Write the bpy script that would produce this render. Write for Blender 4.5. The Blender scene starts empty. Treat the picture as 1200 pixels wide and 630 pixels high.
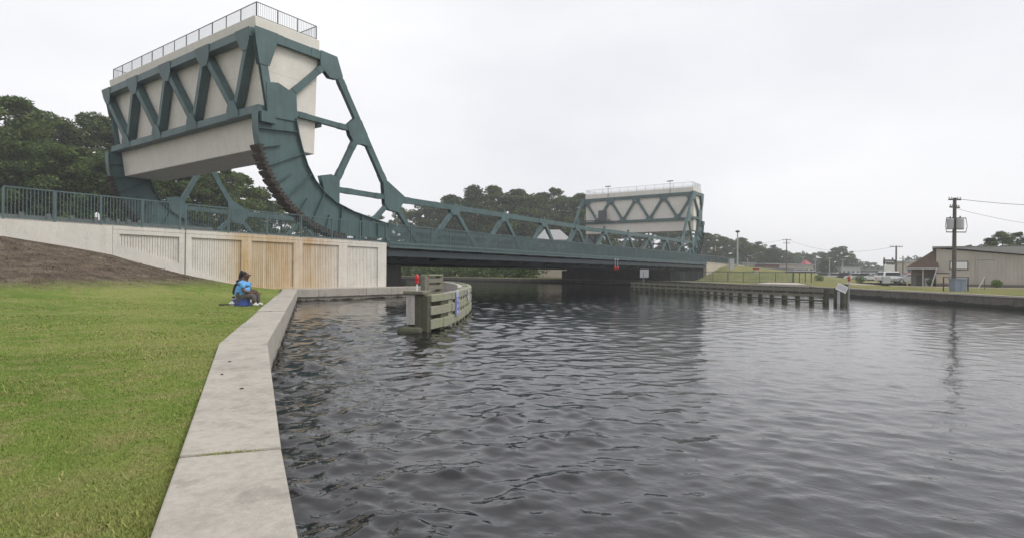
import bpy, bmesh, math, random
import numpy as np
from mathutils import Vector, Matrix

# ------------------------------------------------------------------ camera
scn = bpy.context.scene
COL = scn.collection
R = math.radians
YAW = 0.6184; CY, SY = math.cos(YAW), math.sin(YAW)
EYE = 1.70
# world axes: X runs along the bridge, Y across it (away from the viewer), Z up, water at 0
cd = bpy.data.cameras.new('camera'); cam = bpy.data.objects.new('camera', cd); COL.objects.link(cam)
cd.sensor_fit = 'HORIZONTAL'; cd.sensor_width = 36.0; cd.lens = 675.7 / 1200 * 36
cd.shift_y = 0.0036; cd.clip_start = 0.05; cd.clip_end = 5000
cam.matrix_world = Matrix.Translation((0, 0, EYE)) @ Matrix.Rotation(YAW - math.pi / 2, 4, 'Z') @ Matrix.Rotation(math.pi / 2, 4, 'X') @ Matrix.Rotation(0.0094, 4, 'Z')
scn.camera = cam

# ------------------------------------------------------------------ sky, sun, exposure
SUN_EL, SUN_AZ = R(52), R(-62)          # azimuth measured from +X towards +Y
w = bpy.data.worlds.new('World'); scn.world = w; w.use_nodes = True
nt = w.node_tree; nt.nodes.clear()
out = nt.nodes.new('ShaderNodeOutputWorld'); bg = nt.nodes.new('ShaderNodeBackground')
sky = nt.nodes.new('ShaderNodeTexSky'); sky.sky_type = 'NISHITA'; sky.sun_disc = False
sky.sun_elevation = SUN_EL; sky.sun_rotation = math.pi / 2 - SUN_AZ; sky.dust_density = 4.0; sky.air_density = 1.0
hsv = nt.nodes.new('ShaderNodeHueSaturation'); hsv.inputs['Saturation'].default_value = 0.25
tc = nt.nodes.new('ShaderNodeTexCoord')
mp = nt.nodes.new('ShaderNodeMapping'); mp.inputs['Scale'].default_value = (1.0, 1.0, 2.6)
nz = nt.nodes.new('ShaderNodeTexNoise'); nz.inputs['Scale'].default_value = 1.7; nz.inputs['Detail'].default_value = 5; nz.inputs['Roughness'].default_value = 0.5
rp = nt.nodes.new('ShaderNodeValToRGB')
rp.color_ramp.elements[0].position = 0.30; rp.color_ramp.elements[0].color = (7.05, 7.1, 7.55, 1)
rp.color_ramp.elements[1].position = 0.66; rp.color_ramp.elements[1].color = (8.5, 8.5, 8.65, 1)
mx = nt.nodes.new('ShaderNodeMixRGB'); mx.inputs['Fac'].default_value = 0.93
L = nt.links.new
L(tc.outputs['Generated'], mp.inputs['Vector']); L(mp.outputs['Vector'], nz.inputs['Vector']); L(nz.outputs['Fac'], rp.inputs['Fac'])
L(sky.outputs['Color'], hsv.inputs['Color']); L(hsv.outputs['Color'], mx.inputs['Color1']); L(rp.outputs['Color'], mx.inputs['Color2'])
L(mx.outputs['Color'], bg.inputs['Color']); bg.inputs['Strength'].default_value = 0.1
L(bg.outputs['Background'], out.inputs['Surface'])
sd = bpy.data.lights.new('sun', 'SUN'); so = bpy.data.objects.new('sun', sd); COL.objects.link(so)
sd.energy = 1.5; sd.angle = R(25); sd.color = (1.0, 0.97, 0.92)
sv = Vector((math.cos(SUN_EL) * math.cos(SUN_AZ), math.cos(SUN_EL) * math.sin(SUN_AZ), math.sin(SUN_EL)))
so.rotation_euler = sv.to_track_quat('Z', 'Y').to_euler(); so.location = (0, 0, 60)
scn.view_settings.view_transform = 'Standard'; scn.view_settings.look = 'None'
scn.view_settings.exposure = 0.35; scn.view_settings.gamma = 1.0; scn.view_settings.use_curve_mapping = False

# ------------------------------------------------------------------ helpers
def at(x, D):
    """plan position of photo column x (0..1200) at depth D"""
    X = (x - 600) / 675.7 * D
    return D * CY + X * SY, D * SY - X * CY

def tag(o, label=None, cat=None, group=None, kind=None):
    if label: o['label'] = label
    if cat: o['category'] = cat
    if group: o['group'] = group
    if kind: o['kind'] = kind
    return o

def link(o, parent=None):
    COL.objects.link(o)
    if parent is not None:
        o.parent = parent
        o.matrix_parent_inverse = parent.matrix_world.inverted() if not parent.get('_local') else Matrix.Identity(4)
    return o

def thing(name, loc, label, cat, group=None, rotz=0.0, local=False):
    e = bpy.data.objects.new(name, None); e.empty_display_size = 0.3
    COL.objects.link(e)
    e.location = loc; e.rotation_euler = (0, 0, rotz)
    e.matrix_world = Matrix.Translation(loc) @ Matrix.Rotation(rotz, 4, 'Z')
    tag(e, label, cat, group)
    if local: LOCALS.add(e)
    return e
LOCALS = set()

def fixn(me):
    bm = bmesh.new(); bm.from_mesh(me)
    bmesh.ops.recalc_face_normals(bm, faces=bm.faces); bm.to_mesh(me); bm.free()

class G:
    def __init__(self): self.v = []; self.f = []; self.m = []
    def add(self, v, f, mi=0):
        n = len(self.v); self.v += [tuple(p) for p in v]; self.f += [tuple(i + n for i in q) for q in f]; self.m += [mi] * len(f)
        return self
    def box(self, x0, x1, y0, y1, z0, z1, mi=0):
        v = [(x, y, z) for z in (z0, z1) for y in (y0, y1) for x in (x0, x1)]
        return self.add(v, [(0, 1, 3, 2), (4, 5, 7, 6), (0, 1, 5, 4), (2, 3, 7, 6), (0, 2, 6, 4), (1, 3, 7, 5)], mi)
    def beam(self, p, q, a, b, up=(0, 1, 0), mi=0):
        """box from p to q; a = size along `up`, b = the other size"""
        p = Vector(p); q = Vector(q); d = (q - p).normalized(); u = Vector(up)
        u = (u - d * u.dot(d)); u = u.normalized() if u.length > 1e-6 else d.orthogonal().normalized()
        s = d.cross(u)
        v = [e + u * (i * a / 2) + s * (j * b / 2) for e in (p, q) for i, j in ((-1, -1), (1, -1), (1, 1), (-1, 1))]
        return self.add(v, [(0, 1, 2, 3), (4, 5, 6, 7), (0, 1, 5, 4), (1, 2, 6, 5), (2, 3, 7, 6), (3, 0, 4, 7)], mi)
    def ibeam(self, p, q, width, depth, up=(0, 1, 0), th=0.05, mi=0):
        """H section: web spans `width` along `up`, flanges of `depth` at both ends"""
        p = Vector(p); q = Vector(q); d = (q - p).normalized(); u = Vector(up); u = (u - d * u.dot(d)).normalized()
        self.beam(p, q, width - 2 * th - 0.004, th, up, mi)
        for s in (-1, 1):
            o = u * (s * (width / 2 - th / 2)); self.beam(p + o, q + o, th, depth, up, mi)
        return self
    def prism(self, poly, y0, y1, mi=0):
        """polygon in (x, z) extruded from y0 to y1"""
        n = len(poly)
        v = [(x, y0, z) for x, z in poly] + [(x, y1, z) for x, z in poly]
        f = [tuple(range(n)), tuple(range(n, 2 * n))] + [(i, (i + 1) % n, n + (i + 1) % n, n + i) for i in range(n)]
        return self.add(v, f, mi)
    def prismz(self, poly, z0, z1, mi=0):
        n = len(poly)
        v = [(x, y, z0) for x, y in poly] + [(x, y, z1) for x, y in poly]
        f = [tuple(range(n)), tuple(range(n, 2 * n))] + [(i, (i + 1) % n, n + (i + 1) % n, n + i) for i in range(n)]
        return self.add(v, f, mi)
    def tube(self, pts, rad, n=8, mi=0, cap=True):
        pts = [Vector(p) for p in pts]; k = len(pts)
        rad = [rad] * k if not hasattr(rad, '__len__') else rad
        v = []; f = []; pu = None
        for i, p in enumerate(pts):
            d = (pts[min(i + 1, k - 1)] - pts[max(i - 1, 0)]).normalized()
            u = d.orthogonal().normalized() if pu is None else (pu - d * pu.dot(d)).normalized()
            pu = u; s = d.cross(u)
            v += [p + (u * math.cos(2 * math.pi * j / n) + s * math.sin(2 * math.pi * j / n)) * rad[i] for j in range(n)]
        for i in range(k - 1):
            f += [(i * n + j, i * n + (j + 1) % n, (i + 1) * n + (j + 1) % n, (i + 1) * n + j) for j in range(n)]
        if cap: f += [tuple(range(n)), tuple(range((k - 1) * n, k * n))]
        return self.add(v, f, mi)
    def lathe(self, c, prof, n=12, mi=0):
        return self.tube([(c[0], c[1], c[2] + z) for r, z in prof], [max(r, 1e-3) for r, z in prof], n, mi)
    def ball(self, c, r, n=10, m=6, mi=0):
        r = (r, r, r) if not hasattr(r, '__len__') else r
        v = []; f = []
        for i in range(m + 1):
            a = math.pi * i / m
            for j in range(n):
                b = 2 * math.pi * j / n
                v.append((c[0] + r[0] * math.sin(a) * math.cos(b), c[1] + r[1] * math.sin(a) * math.sin(b), c[2] + r[2] * math.cos(a)))
        for i in range(m):
            f += [(i * n + j, i * n + (j + 1) % n, (i + 1) * n + (j + 1) % n, (i + 1) * n + j) for j in range(n)]
        return self.add(v, f, mi)
    def mesh(self, name, mats, smooth=False, fix=True):
        me = bpy.data.meshes.new(name); me.from_pydata(self.v, [], self.f)
        for m in (mats if isinstance(mats, (list, tuple)) else [mats]): me.materials.append(m)
        if fix: fixn(me)
        if any(self.m): me.polygons.foreach_set('material_index', self.m)
        if smooth: me.polygons.foreach_set('use_smooth', [True] * len(me.polygons))
        me.update()
        return me
    def make(self, name, mats, parent=None, smooth=False, bevel=0.0, kind=None):
        return put(name, self.mesh(name, mats, smooth), parent, bevel, kind)

def put(name, me, parent=None, bevel=0.0, kind=None, loc=None):
    o = bpy.data.objects.new(name, me); COL.objects.link(o)
    if parent is not None:
        o.parent = parent
        if parent not in LOCALS:
            pw = parent.matrix_world if parent.parent is None else parent.parent.matrix_world
            if parent.type == 'EMPTY': o.matrix_parent_inverse = parent.matrix_world.inverted()
            else: o.matrix_parent_inverse = Matrix.Identity(4)
    if loc is not None: o.location = loc
    if bevel:
        b = o.modifiers.new('bevel', 'BEVEL'); b.width = bevel; b.segments = 2; b.limit_method = 'ANGLE'
    if kind: o['kind'] = kind
    return o

def copy_tree(o, parent=None):
    c = o.copy(); COL.objects.link(c)
    if parent is not None: c.parent = parent
    if o in LOCALS: LOCALS.add(c)
    for ch in list(o.children): copy_tree(ch, c)
    return c

# ------------------------------------------------------------------ materials
MATS = {}
def nodes(name):
    m = bpy.data.materials.new(name); m.use_nodes = True; MATS[name] = m
    t = m.node_tree; b = t.nodes['Principled BSDF']
    return m, t, b
def nd(t, kind, **kw):
    n = t.nodes.new(kind)
    for k, v in kw.items():
        if k in n.inputs: n.inputs[k].default_value = v
        else: setattr(n, k, v)
    return n
def ramp(t, fac, stops):
    r = t.nodes.new('ShaderNodeValToRGB'); e = r.color_ramp.elements
    while len(e) < len(stops): e.new(0.5)
    for i, (p, c) in enumerate(stops):
        e[i].position = p; e[i].color = (*c, 1) if len(c) == 3 else c
    t.links.new(fac, r.inputs['Fac']); return r
def sc(c, k): return tuple(x * k for x in c)
def coords(t, scale=(1, 1, 1), geo=True):
    m = nd(t, 'ShaderNodeMapping'); m.inputs['Scale'].default_value = scale
    if geo: g = nd(t, 'ShaderNodeNewGeometry'); t.links.new(g.outputs['Position'], m.inputs['Vector'])
    else: g = nd(t, 'ShaderNodeTexCoord'); t.links.new(g.outputs['Object'], m.inputs['Vector'])
    return m.outputs['Vector']
def mix(t, fac, a, b, mode='MIX'):
    x = nd(t, 'ShaderNodeMixRGB', blend_type=mode)
    for s, v in (('Fac', fac), ('Color1', a), ('Color2', b)):
        if hasattr(v, 'is_linked') or isinstance(v, bpy.types.NodeSocket): t.links.new(v, x.inputs[s])
        elif s == 'Fac': x.inputs[s].default_value = v
        else: x.inputs[s].default_value = (*v, 1) if len(v) == 3 else v
    return x.outputs['Color']
def noise(t, vec, scale, detail=4, rough=0.55):
    n = nd(t, 'ShaderNodeTexNoise', Scale=scale, Detail=detail, Roughness=rough); t.links.new(vec, n.inputs['Vector']); return n.outputs['Fac']
def bump(t, b, h, strength, dist=0.01):
    n = nd(t, 'ShaderNodeBump', Strength=strength, Distance=dist); t.links.new(h, n.inputs['Height']); t.links.new(n.outputs['Normal'], b.inputs['Normal'])

def mat_basic(name, col, rough=0.7, var=0.15, scale=3.0, bumps=0.15, geo=True, metal=0.0, fine=40.0):
    m, t, b = nodes(name); v = coords(t, geo=geo)
    n1 = noise(t, v, scale); n2 = noise(t, v, fine, 3)
    r = ramp(t, n1, [(0.25, sc(col, 1 - var)), (0.75, sc(col, 1 + var))])
    r2 = ramp(t, n2, [(0.3, (1 - var * .6,) * 3), (0.7, (1 + var * .6,) * 3)])
    t.links.new(mix(t, 1.0, r.outputs['Color'], r2.outputs['Color'], 'MULTIPLY'), b.inputs['Base Color'])
    b.inputs['Roughness'].default_value = rough; b.inputs['Metallic'].default_value = metal
    if bumps: bump(t, b, n2, bumps, 0.01)
    return m

def mat_concrete(name, col, dark=0.25, rust=None, algae=None, rough=0.9, lines=0.0):
    m, t, b = nodes(name); v = coords(t); vs = coords(t, (3.5, 3.5, 0.35))
    n1 = noise(t, v, 0.9, 6, 0.6); n2 = noise(t, v, 18, 5, 0.65); n3 = noise(t, vs, 1.0, 5, 0.6); n4 = noise(t, v, 150, 2)
    c = ramp(t, n1, [(0.3, sc(col, 1 - dark * .7)), (0.5, col), (0.75, sc(col, 1.08))]).outputs['Color']
    c = mix(t, 1.0, c, ramp(t, n3, [(0.28, (1 - dark,) * 3), (0.5, (1.0,) * 3)]).outputs['Color'], 'MULTIPLY')
    c = mix(t, 1.0, c, ramp(t, n2, [(0.3, (0.86,) * 3), (0.6, (1.04,) * 3)]).outputs['Color'], 'MULTIPLY')
    c = mix(t, 1.0, c, ramp(t, n4, [(0.3, (0.9,) * 3), (0.7, (1.06,) * 3)]).outputs['Color'], 'MULTIPLY')
    c = mix(t, 1.0, c, ramp(t, noise(t, v, 2.7, 6, .7), [(0.36, (1 - dark * .9,) * 3), (0.44, (1,) * 3)]).outputs['Color'], 'MULTIPLY')
    if lines:   # lift lines between pours
        g = nd(t, 'ShaderNodeNewGeometry'); sx = nd(t, 'ShaderNodeSeparateXYZ'); t.links.new(g.outputs['Position'], sx.inputs[0])
        a = nd(t, 'ShaderNodeMath', operation='MULTIPLY'); a.inputs[1].default_value = 1 / lines; t.links.new(sx.outputs['Z'], a.inputs[0])
        fr = nd(t, 'ShaderNodeMath', operation='FRACT'); t.links.new(a.outputs[0], fr.inputs[0])
        c = mix(t, 1.0, c, ramp(t, fr.outputs[0], [(0.0, (0.86,) * 3), (0.02, (0.9,) * 3), (0.035, (1,) * 3)]).outputs['Color'], 'MULTIPLY')
    if rust:    # run-down rust stains between two stations along the wall
        x0, x1, amt = rust
        g = nd(t, 'ShaderNodeNewGeometry'); sx = nd(t, 'ShaderNodeSeparateXYZ'); t.links.new(g.outputs['Position'], sx.inputs[0])
        mr = nd(t, 'ShaderNodeMapRange'); mr.inputs['From Min'].default_value = x0; mr.inputs['From Max'].default_value = x1
        t.links.new(sx.outputs['X'], mr.inputs['Value'])
        env = ramp(t, mr.outputs['Result'], [(0.0, (0, 0, 0)), (0.10, (.3,) * 3), (0.17, (.95,) * 3), (0.46, (.9,) * 3), (0.50, (.45,) * 3), (0.56, (1,) * 3), (0.66, (.5,) * 3), (0.8, (.12,) * 3), (1.0, (0, 0, 0))]).outputs['Color']
        st = noise(t, coords(t, (4.0, 0.0, 0.10)), 1.25, 5, 0.7)
        stf = ramp(t, st, [(0.36, (0.12,) * 3), (0.53, (1,) * 3)]).outputs['Color']
        bl = ramp(t, noise(t, v, 1.3, 4), [(0.35, (.55,) * 3), (0.65, (1,) * 3)]).outputs['Color']
        f = mix(t, 1.0, mix(t, 1.0, env, stf, 'MULTIPLY'), bl, 'MULTIPLY')
        f = mix(t, 1.0, f, (amt,) * 3, 'MULTIPLY')
        rc = ramp(t, noise(t, coords(t, (3, 3, .3)), 2.2, 3), [(0.35, (0.50, 0.30, 0.10)), (0.62, (0.30, 0.125, 0.03))]).outputs['Color']
        c = mix(t, f, c, rc)
        c = mix(t, mix(t, 1.0, env, (.5 * amt,) * 3, 'MULTIPLY'), c, (0.52, 0.36, 0.15))
    if algae:   # wet, weedy band above the water with a ragged edge
        z0, z1, acol = algae
        g = nd(t, 'ShaderNodeNewGeometry'); sx = nd(t, 'ShaderNodeSeparateXYZ'); t.links.new(g.outputs['Position'], sx.inputs[0])
        nn = noise(t, coords(t, (1.6, 1.6, 0.5)), 1.0, 4, 0.6)
        ad = nd(t, 'ShaderNodeMath', operation='MULTIPLY_ADD'); ad.inputs[1].default_value = -(z1 - z0) * 2.2; t.links.new(nn, ad.inputs[0]); t.links.new(sx.outputs['Z'], ad.inputs[2])
        mr = nd(t, 'ShaderNodeMapRange'); mr.inputs['From Min'].default_value = z0 - (z1 - z0) * 1.1; mr.inputs['From Max'].default_value = z0 - (z1 - z0) * .75
        t.links.new(ad.outputs[0], mr.inputs['Value'])
        c = mix(t, mr.outputs['Result'], acol, c)
    t.links.new(c, b.inputs['Base Color']); b.inputs['Roughness'].default_value = rough
    hh = mix(t, 0.5, n2, n4); bump(t, b, hh, 0.35, 0.012)
    return m

def mat_paint(name, col, rough=0.5, wear=0.12):
    m, t, b = nodes(name); v = coords(t); vs = coords(t, (2.5, 2.5, 0.4))
    c = ramp(t, noise(t, v, 0.8, 5), [(0.3, sc(col, 1 - wear)), (0.7, sc(col, 1 + wear))]).outputs['Color']
    c = mix(t, 1.0, c, ramp(t, noise(t, vs, 1.6, 5, .6), [(0.3, (0.82,) * 3), (0.55, (1.03,) * 3)]).outputs['Color'], 'MULTIPLY')
    sp = ramp(t, noise(t, v, 7, 6, .7), [(0.66, (0, 0, 0)), (0.74, (1,) * 3)]).outputs['Color']
    c = mix(t, mix(t, 1.0, sp, (0.5,) * 3, 'MULTIPLY'), c, (0.13, 0.085, 0.06))
    t.links.new(c, b.inputs['Base Color']); b.inputs['Roughness'].default_value = rough
    bump(t, b, noise(t, v, 25, 3), 0.08, 0.005)
    return m

def mat_wood(name, col, green=(0.2, 0.22, 0.13), gamt=0.5, rough=0.85):
    m, t, b = nodes(name); v = coords(t); vg = coords(t, (9, 9, 30))
    c = ramp(t, noise(t, vg, 1.0, 4, .6), [(0.3, sc(col, 0.62)), (0.7, sc(col, 1.15))]).outputs['Color']
    c = mix(t, ramp(t, noise(t, v, 2.2, 5, .65), [(0.38, (0, 0, 0)), (0.62, (gamt,) * 3)]).outputs['Color'], c, green)
    c = mix(t, ramp(t, noise(t, v, 9, 5, .7), [(0.58, (0, 0, 0)), (0.7, (.75,) * 3)]).outputs['Color'], c, sc(col, .28))
    t.links.new(c, b.inputs['Base Color']); b.inputs['Roughness'].default_value = rough
    bump(t, b, noise(t, vg, 2.0, 3), 0.4, 0.01)
    return m

def mat_leaf(name, c0, c1, trans=0.25):
    m, t, b = nodes(name); t.nodes.remove(b)
    g = nd(t, 'ShaderNodeNewGeometry'); o = nd(t, 'ShaderNodeObjectInfo')
    c = ramp(t, g.outputs['Random Per Island'], [(0.0, sc(c0, .75)), (0.5, c0), (1.0, c1)]).outputs['Color']
    c = mix(t, 1.0, c, ramp(t, o.outputs['Random'], [(0.0, (.72, .78, .8)), (1.0, (1.45, 1.38, 1.05))]).outputs['Color'], 'MULTIPLY')
    d = nd(t, 'ShaderNodeBsdfPrincipled', Roughness=0.75); d.inputs['Specular IOR Level'].default_value = 0.2
    tr = nd(t, 'ShaderNodeBsdfTranslucent'); ms = nd(t, 'ShaderNodeMixShader', Fac=trans)
    t.links.new(c, d.inputs['Base Color']); t.links.new(c, tr.inputs['Color'])
    t.links.new(d.outputs[0], ms.inputs[1]); t.links.new(tr.outputs[0], ms.inputs[2])
    t.links.new(ms.outputs[0], t.nodes['Material Output'].inputs['Surface'])
    return m

def mat_emit_free(name, col, rough=0.4): return mat_basic(name, col, rough, 0.06, 4, 0.0)

TEAL = mat_paint('teal_steel_paint', (0.060, 0.110, 0.112), 0.5, 0.2)
TEAL2 = mat_paint('teal_rail_paint', (0.075, 0.120, 0.122), 0.5)
GREYRAIL = mat_paint('dark_grey_rail_paint', (0.07, 0.08, 0.092), 0.5)
PALERAIL = mat_paint('pale_grey_rail_paint', (0.42, 0.44, 0.45), 0.5)
SHADESTEEL = mat_paint('underdeck_shade_steel', (0.03, 0.045, 0.052), 0.6)  # teal steel darkened in its colour for the shade below the deck
RUST = mat_basic('rusty_tread', (0.046, 0.036, 0.029), 0.9, 0.35, 4, 0.6)
CWC = mat_concrete('counterweight_concrete', (0.71, 0.675, 0.61), 0.07, lines=2.35)
WALLC = mat_concrete('wall_concrete', (0.68, 0.65, 0.59), 0.12, rust=(15.2, 25.6, 0.85))
WINGC = mat_concrete('wing_wall_concrete', (0.65, 0.62, 0.565), 0.12)
CAPC = mat_concrete('seawall_cap_concrete', (0.385, 0.355, 0.31), 0.22, algae=(0.2, 0.32, (0.06, 0.05, 0.038)))
FACEC = mat_concrete('seawall_face_concrete', (0.36, 0.32, 0.265), 0.3, algae=(0.02, 0.2, (0.022, 0.02, 0.016)))
PIERC = mat_concrete('shaded_pier_concrete', (0.085, 0.08, 0.075), 0.4)  # near-black base colour stands in for the deep shade under the leaves
FARC = mat_concrete('far_abutment_concrete', (0.52, 0.46, 0.38), 0.2)
PLINTH = mat_concrete('fender_concrete', (0.46, 0.44, 0.41), 0.2, algae=(0.16, 0.32, (0.05, 0.032, 0.022)))
BULKC = mat_concrete('bulkhead_concrete', (0.15, 0.14, 0.12), 0.35, algae=(0.15, 0.3, (0.03, 0.03, 0.026)))
SLABC = mat_concrete('boat_ramp_concrete', (0.42, 0.38, 0.335), 0.15)
TIMB = mat_wood('weathered_green_timber', (0.31, 0.30, 0.24), (0.25, 0.275, 0.155), 0.8)
TIMBD = mat_wood('dark_wet_timber', (0.085, 0.08, 0.06), (0.10, 0.11, 0.06), 0.6)
TIMBG = mat_wood('grey_timber', (0.22, 0.205, 0.165), (0.18, 0.19, 0.12), 0.6)
POLEW = mat_wood('utility_pole_wood', (0.12, 0.10, 0.085), (0.14, 0.13, 0.11), 0.3)
WHITE = mat_emit_free('white_paint', (0.72, 0.72, 0.72))
LGREY = mat_emit_free('light_grey_metal', (0.42, 0.43, 0.44), 0.45)
DGREY = mat_emit_free('dark_grey_metal', (0.06, 0.065, 0.07), 0.5)
BLACK = mat_emit_free('black_paint', (0.015, 0.015, 0.017), 0.5)
RED = mat_emit_free('red_lens', (0.50, 0.015, 0.02), 0.3)
BLUE = mat_emit_free('blue_sign', (0.10, 0.13, 0.55), 0.4)
YEL = mat_emit_free('yellow_paint', (0.6, 0.42, 0.05), 0.5)
GLASS = mat_emit_free('dark_window_glass', (0.02, 0.025, 0.03), 0.08)
TYRE = mat_emit_free('tyre_rubber', (0.02, 0.02, 0.02), 0.9)
ASPH = mat_basic('asphalt', (0.075, 0.075, 0.075), 0.95, 0.2, 1.0, 0.3)
SAND = mat_basic('sandy_path', (0.34, 0.28, 0.21), 0.95, 0.2, 0.6, 0.3)
BARK = mat_basic('tree_bark', (0.055, 0.043, 0.034), 0.95, 0.3, 4, 0.6, geo=False)
PINE = mat_leaf('pine_needles', (0.060, 0.098, 0.038), (0.125, 0.165, 0.066))
BROAD = mat_leaf('broad_leaves', (0.062, 0.105, 0.034), (0.128, 0.175, 0.058))
SHRUB = mat_leaf('shrub_leaves', (0.075, 0.13, 0.035), (0.15, 0.20, 0.06))
FARW = mat_leaf('far_wood_leaves', (0.07, 0.095, 0.07), (0.12, 0.145, 0.10))
ROCK = mat_basic('dark_wet_rock', (0.04, 0.04, 0.037), 0.75, 0.45, 2.5, 0.8)

def mat_ground(name, greens, dry, use_attr):
    m, t, b = nodes(name); v = coords(t)
    n1 = noise(t, v, 0.35, 5, .6); n2 = noise(t, v, 3.0, 5, .65); n3 = noise(t, v, 38, 4, .7)
    c = ramp(t, n1, [(0.34, greens[0]), (0.5, greens[1]), (0.63, greens[2])]).outputs['Color']
    c = mix(t, ramp(t, n2, [(0.47, (0, 0, 0)), (0.66, (.7,) * 3)]).outputs['Color'], c, greens[3])
    if use_attr:
        a = nd(t, 'ShaderNodeAttribute', attribute_name='dry')
        dc = ramp(t, noise(t, v, 1.7, 6, .7), [(0.3, dry[0]), (0.5, dry[1]), (0.68, dry[2])]).outputs['Color']
        ad = nd(t, 'ShaderNodeMath', operation='MULTIPLY_ADD'); ad.inputs[1].default_value = 0.7; ad.inputs[2].default_value = -0.35
        t.links.new(noise(t, v, 1.1, 6, .7), ad.inputs[0])
        a2 = nd(t, 'ShaderNodeMath', operation='ADD'); t.links.new(ad.outputs[0], a2.inputs[0]); t.links.new(a.outputs['Fac'], a2.inputs[1])
        f = ramp(t, a2.outputs[0], [(0.26, (0, 0, 0)), (0.72, (1,) * 3)]).outputs['Color']
        c = mix(t, f, c, dc)
    c = mix(t, 1.0, c, ramp(t, n3, [(0.3, (.62,) * 3), (0.7, (1.3,) * 3)]).outputs['Color'], 'MULTIPLY')
    t.links.new(c, b.inputs['Base Color']); b.inputs['Roughness'].default_value = 1.0; b.inputs['Specular IOR Level'].default_value = 0.1
    bump(t, b, n3, 0.8, 0.04)
    return m
GREENS = [(0.125, 0.190, 0.036), (0.170, 0.235, 0.050), (0.225, 0.258, 0.074), (0.280, 0.255, 0.11)]
LAWN = mat_ground('lawn_grass', GREENS, [(0.075, 0.06, 0.048), (0.13, 0.10, 0.075), (0.20, 0.165, 0.125)], True)
BANKG = mat_ground('bank_grass', [(0.10, 0.13, 0.04), (0.16, 0.17, 0.06), (0.22, 0.20, 0.08), (0.26, 0.22, 0.10)], None, False)

# water
def mat_water():
    m, t, b = nodes('dark_canal_water')
    b.inputs['Base Color'].default_value = (0.008, 0.0082, 0.0095, 1); b.inputs['Roughness'].default_value = 0.03; b.inputs['IOR'].default_value = 1.52
    v = coords(t, (1, 1, 0)); v2 = coords(t, (1.3, .8, 0))
    h = mix(t, 0.4, noise(t, v, 6.5, 3, .55), noise(t, v2, 17.0, 2, .5))
    bump(t, b, h, 0.13, 0.05)
    return m
WATER = mat_water()

# ------------------------------------------------------------------ setting: water
def water_mesh():
    rng = np.random.default_rng(5)
    r0, r1, q = 0.9, 190.0, 1.0042
    nr = int(math.log(r1 / r0) / math.log(q)); nc = 430
    rr = r0 * q ** np.arange(nr); aa = np.radians(np.linspace(-54, 56, nc)) 
    RR, AA = np.meshgrid(rr, aa, indexing='ij')
    ang = YAW - AA
    X = RR * np.cos(ang); Y = RR * np.sin(ang)
    H = np.zeros_like(X)
    wind = YAW + 0.35
    for i in range(90):
        lam = 0.13 * (1.15 / 0.13) ** rng.random(); k = 2 * math.pi / lam
        th = wind + rng.normal(0, 0.95); ph = rng.random() * 6.283
        amp = 0.0170 * lam ** 0.95 / math.sqrt(90) * 1.75
        fade = np.clip((lam / (RR * (q - 1) * 3.2) - 1), 0, 1)
        arg = k * (X * math.cos(th) + Y * math.sin(th)) + ph + 0.9 * np.sin(X * .9 + i) * .6 + .6 * np.sin(Y * .7 + 2 * i)
        H += amp * fade * (np.sin(arg) + 0.22 * np.cos(2 * arg))
    g = 0.8 + 0.3 * np.sin(X * .31 + 1.2 * np.sin(Y * .17)) * np.sin(Y * .27 + X * .11)
    sg_ = H[RR < 6].std(); H = sg_ * (np.exp(0.28 * H / sg_) - 1.04) / 0.28
    lat = -(X * SY - Y * CY) / np.maximum(RR, 1e-6)          # + towards the sheltered lawn side
    H *= g * np.clip(0.90 + 1.15 * lat, 0.36, 1.7)
    me = bpy.data.meshes.new('water')
    co = np.stack([X, Y, H], -1).reshape(-1, 3)
    ii, jj = np.meshgrid(np.arange(nr - 1), np.arange(nc - 1), indexing='ij')
    a = (ii * nc + jj).ravel(); quads = np.stack([a, a + nc, a + nc + 1, a + 1], 1)
    me.vertices.add(len(co)); me.vertices.foreach_set('co', co.ravel())
    me.loops.add(quads.size); me.loops.foreach_set('vertex_index', quads.ravel())
    me.polygons.add(len(quads)); me.polygons.foreach_set('loop_start', np.arange(0, quads.size, 4)); me.polygons.foreach_set('loop_total', np.full(len(quads), 4))
    me.polygons.foreach_set('use_smooth', np.ones(len(quads), bool)); me.update(); me.validate()
    me.materials.append(WATER)
    return me
wm = water_mesh(); wo = put('water', wm); tag(wo, kind='structure')
if wm.polygons[0].normal.z < 0: wm.flip_normals()
tag(G().add([(-400, -300, -.16), (640, -300, -.16), (640, 640, -.16), (-400, 640, -.16)], [(0, 1, 2, 3)]).make('canal_water', WATER), kind='structure')

# ------------------------------------------------------------------ setting: lawn with berm
DECK = 3.65; TW = 30.0; SM = 63.34
def ledge(t):      # landward edge of the seawall cap
    return 4.19 + (t - 7.99) * (0.494 / 0.870 if t < 7.99 else 0.570 / 0.822)
def redge(t):      # water edge of the cap
    return 4.70 + (t - 7.63) * (0.509 / 0.861 if t < 7.63 else 0.575 / 0.818)
def hwall(s):
    return float(np.interp(s, [-60, 0, 6.9, 10.8, 14.0, 17.0, 18.8, 25], [2.55, 2.5, 2.36, 1.74, 0.86, 0.22, 0.02, 0.0]))
def ground_z(s, t):
    d = TW - t
    n = 0.012 * math.sin(s * 1.3 + t * .7) + 0.012 * math.sin(s * .6 - t * 1.1)
    f2 = min(1.0, max(0.0, (ledge(t) - s) / 9.0))
    return 0.625 + hwall(s) * (0.80 * max(0.0, 1 - d / 9.0) ** 1.15 + 0.20 * max(0.0, 1 - d / 24.0) * f2) + n
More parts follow.
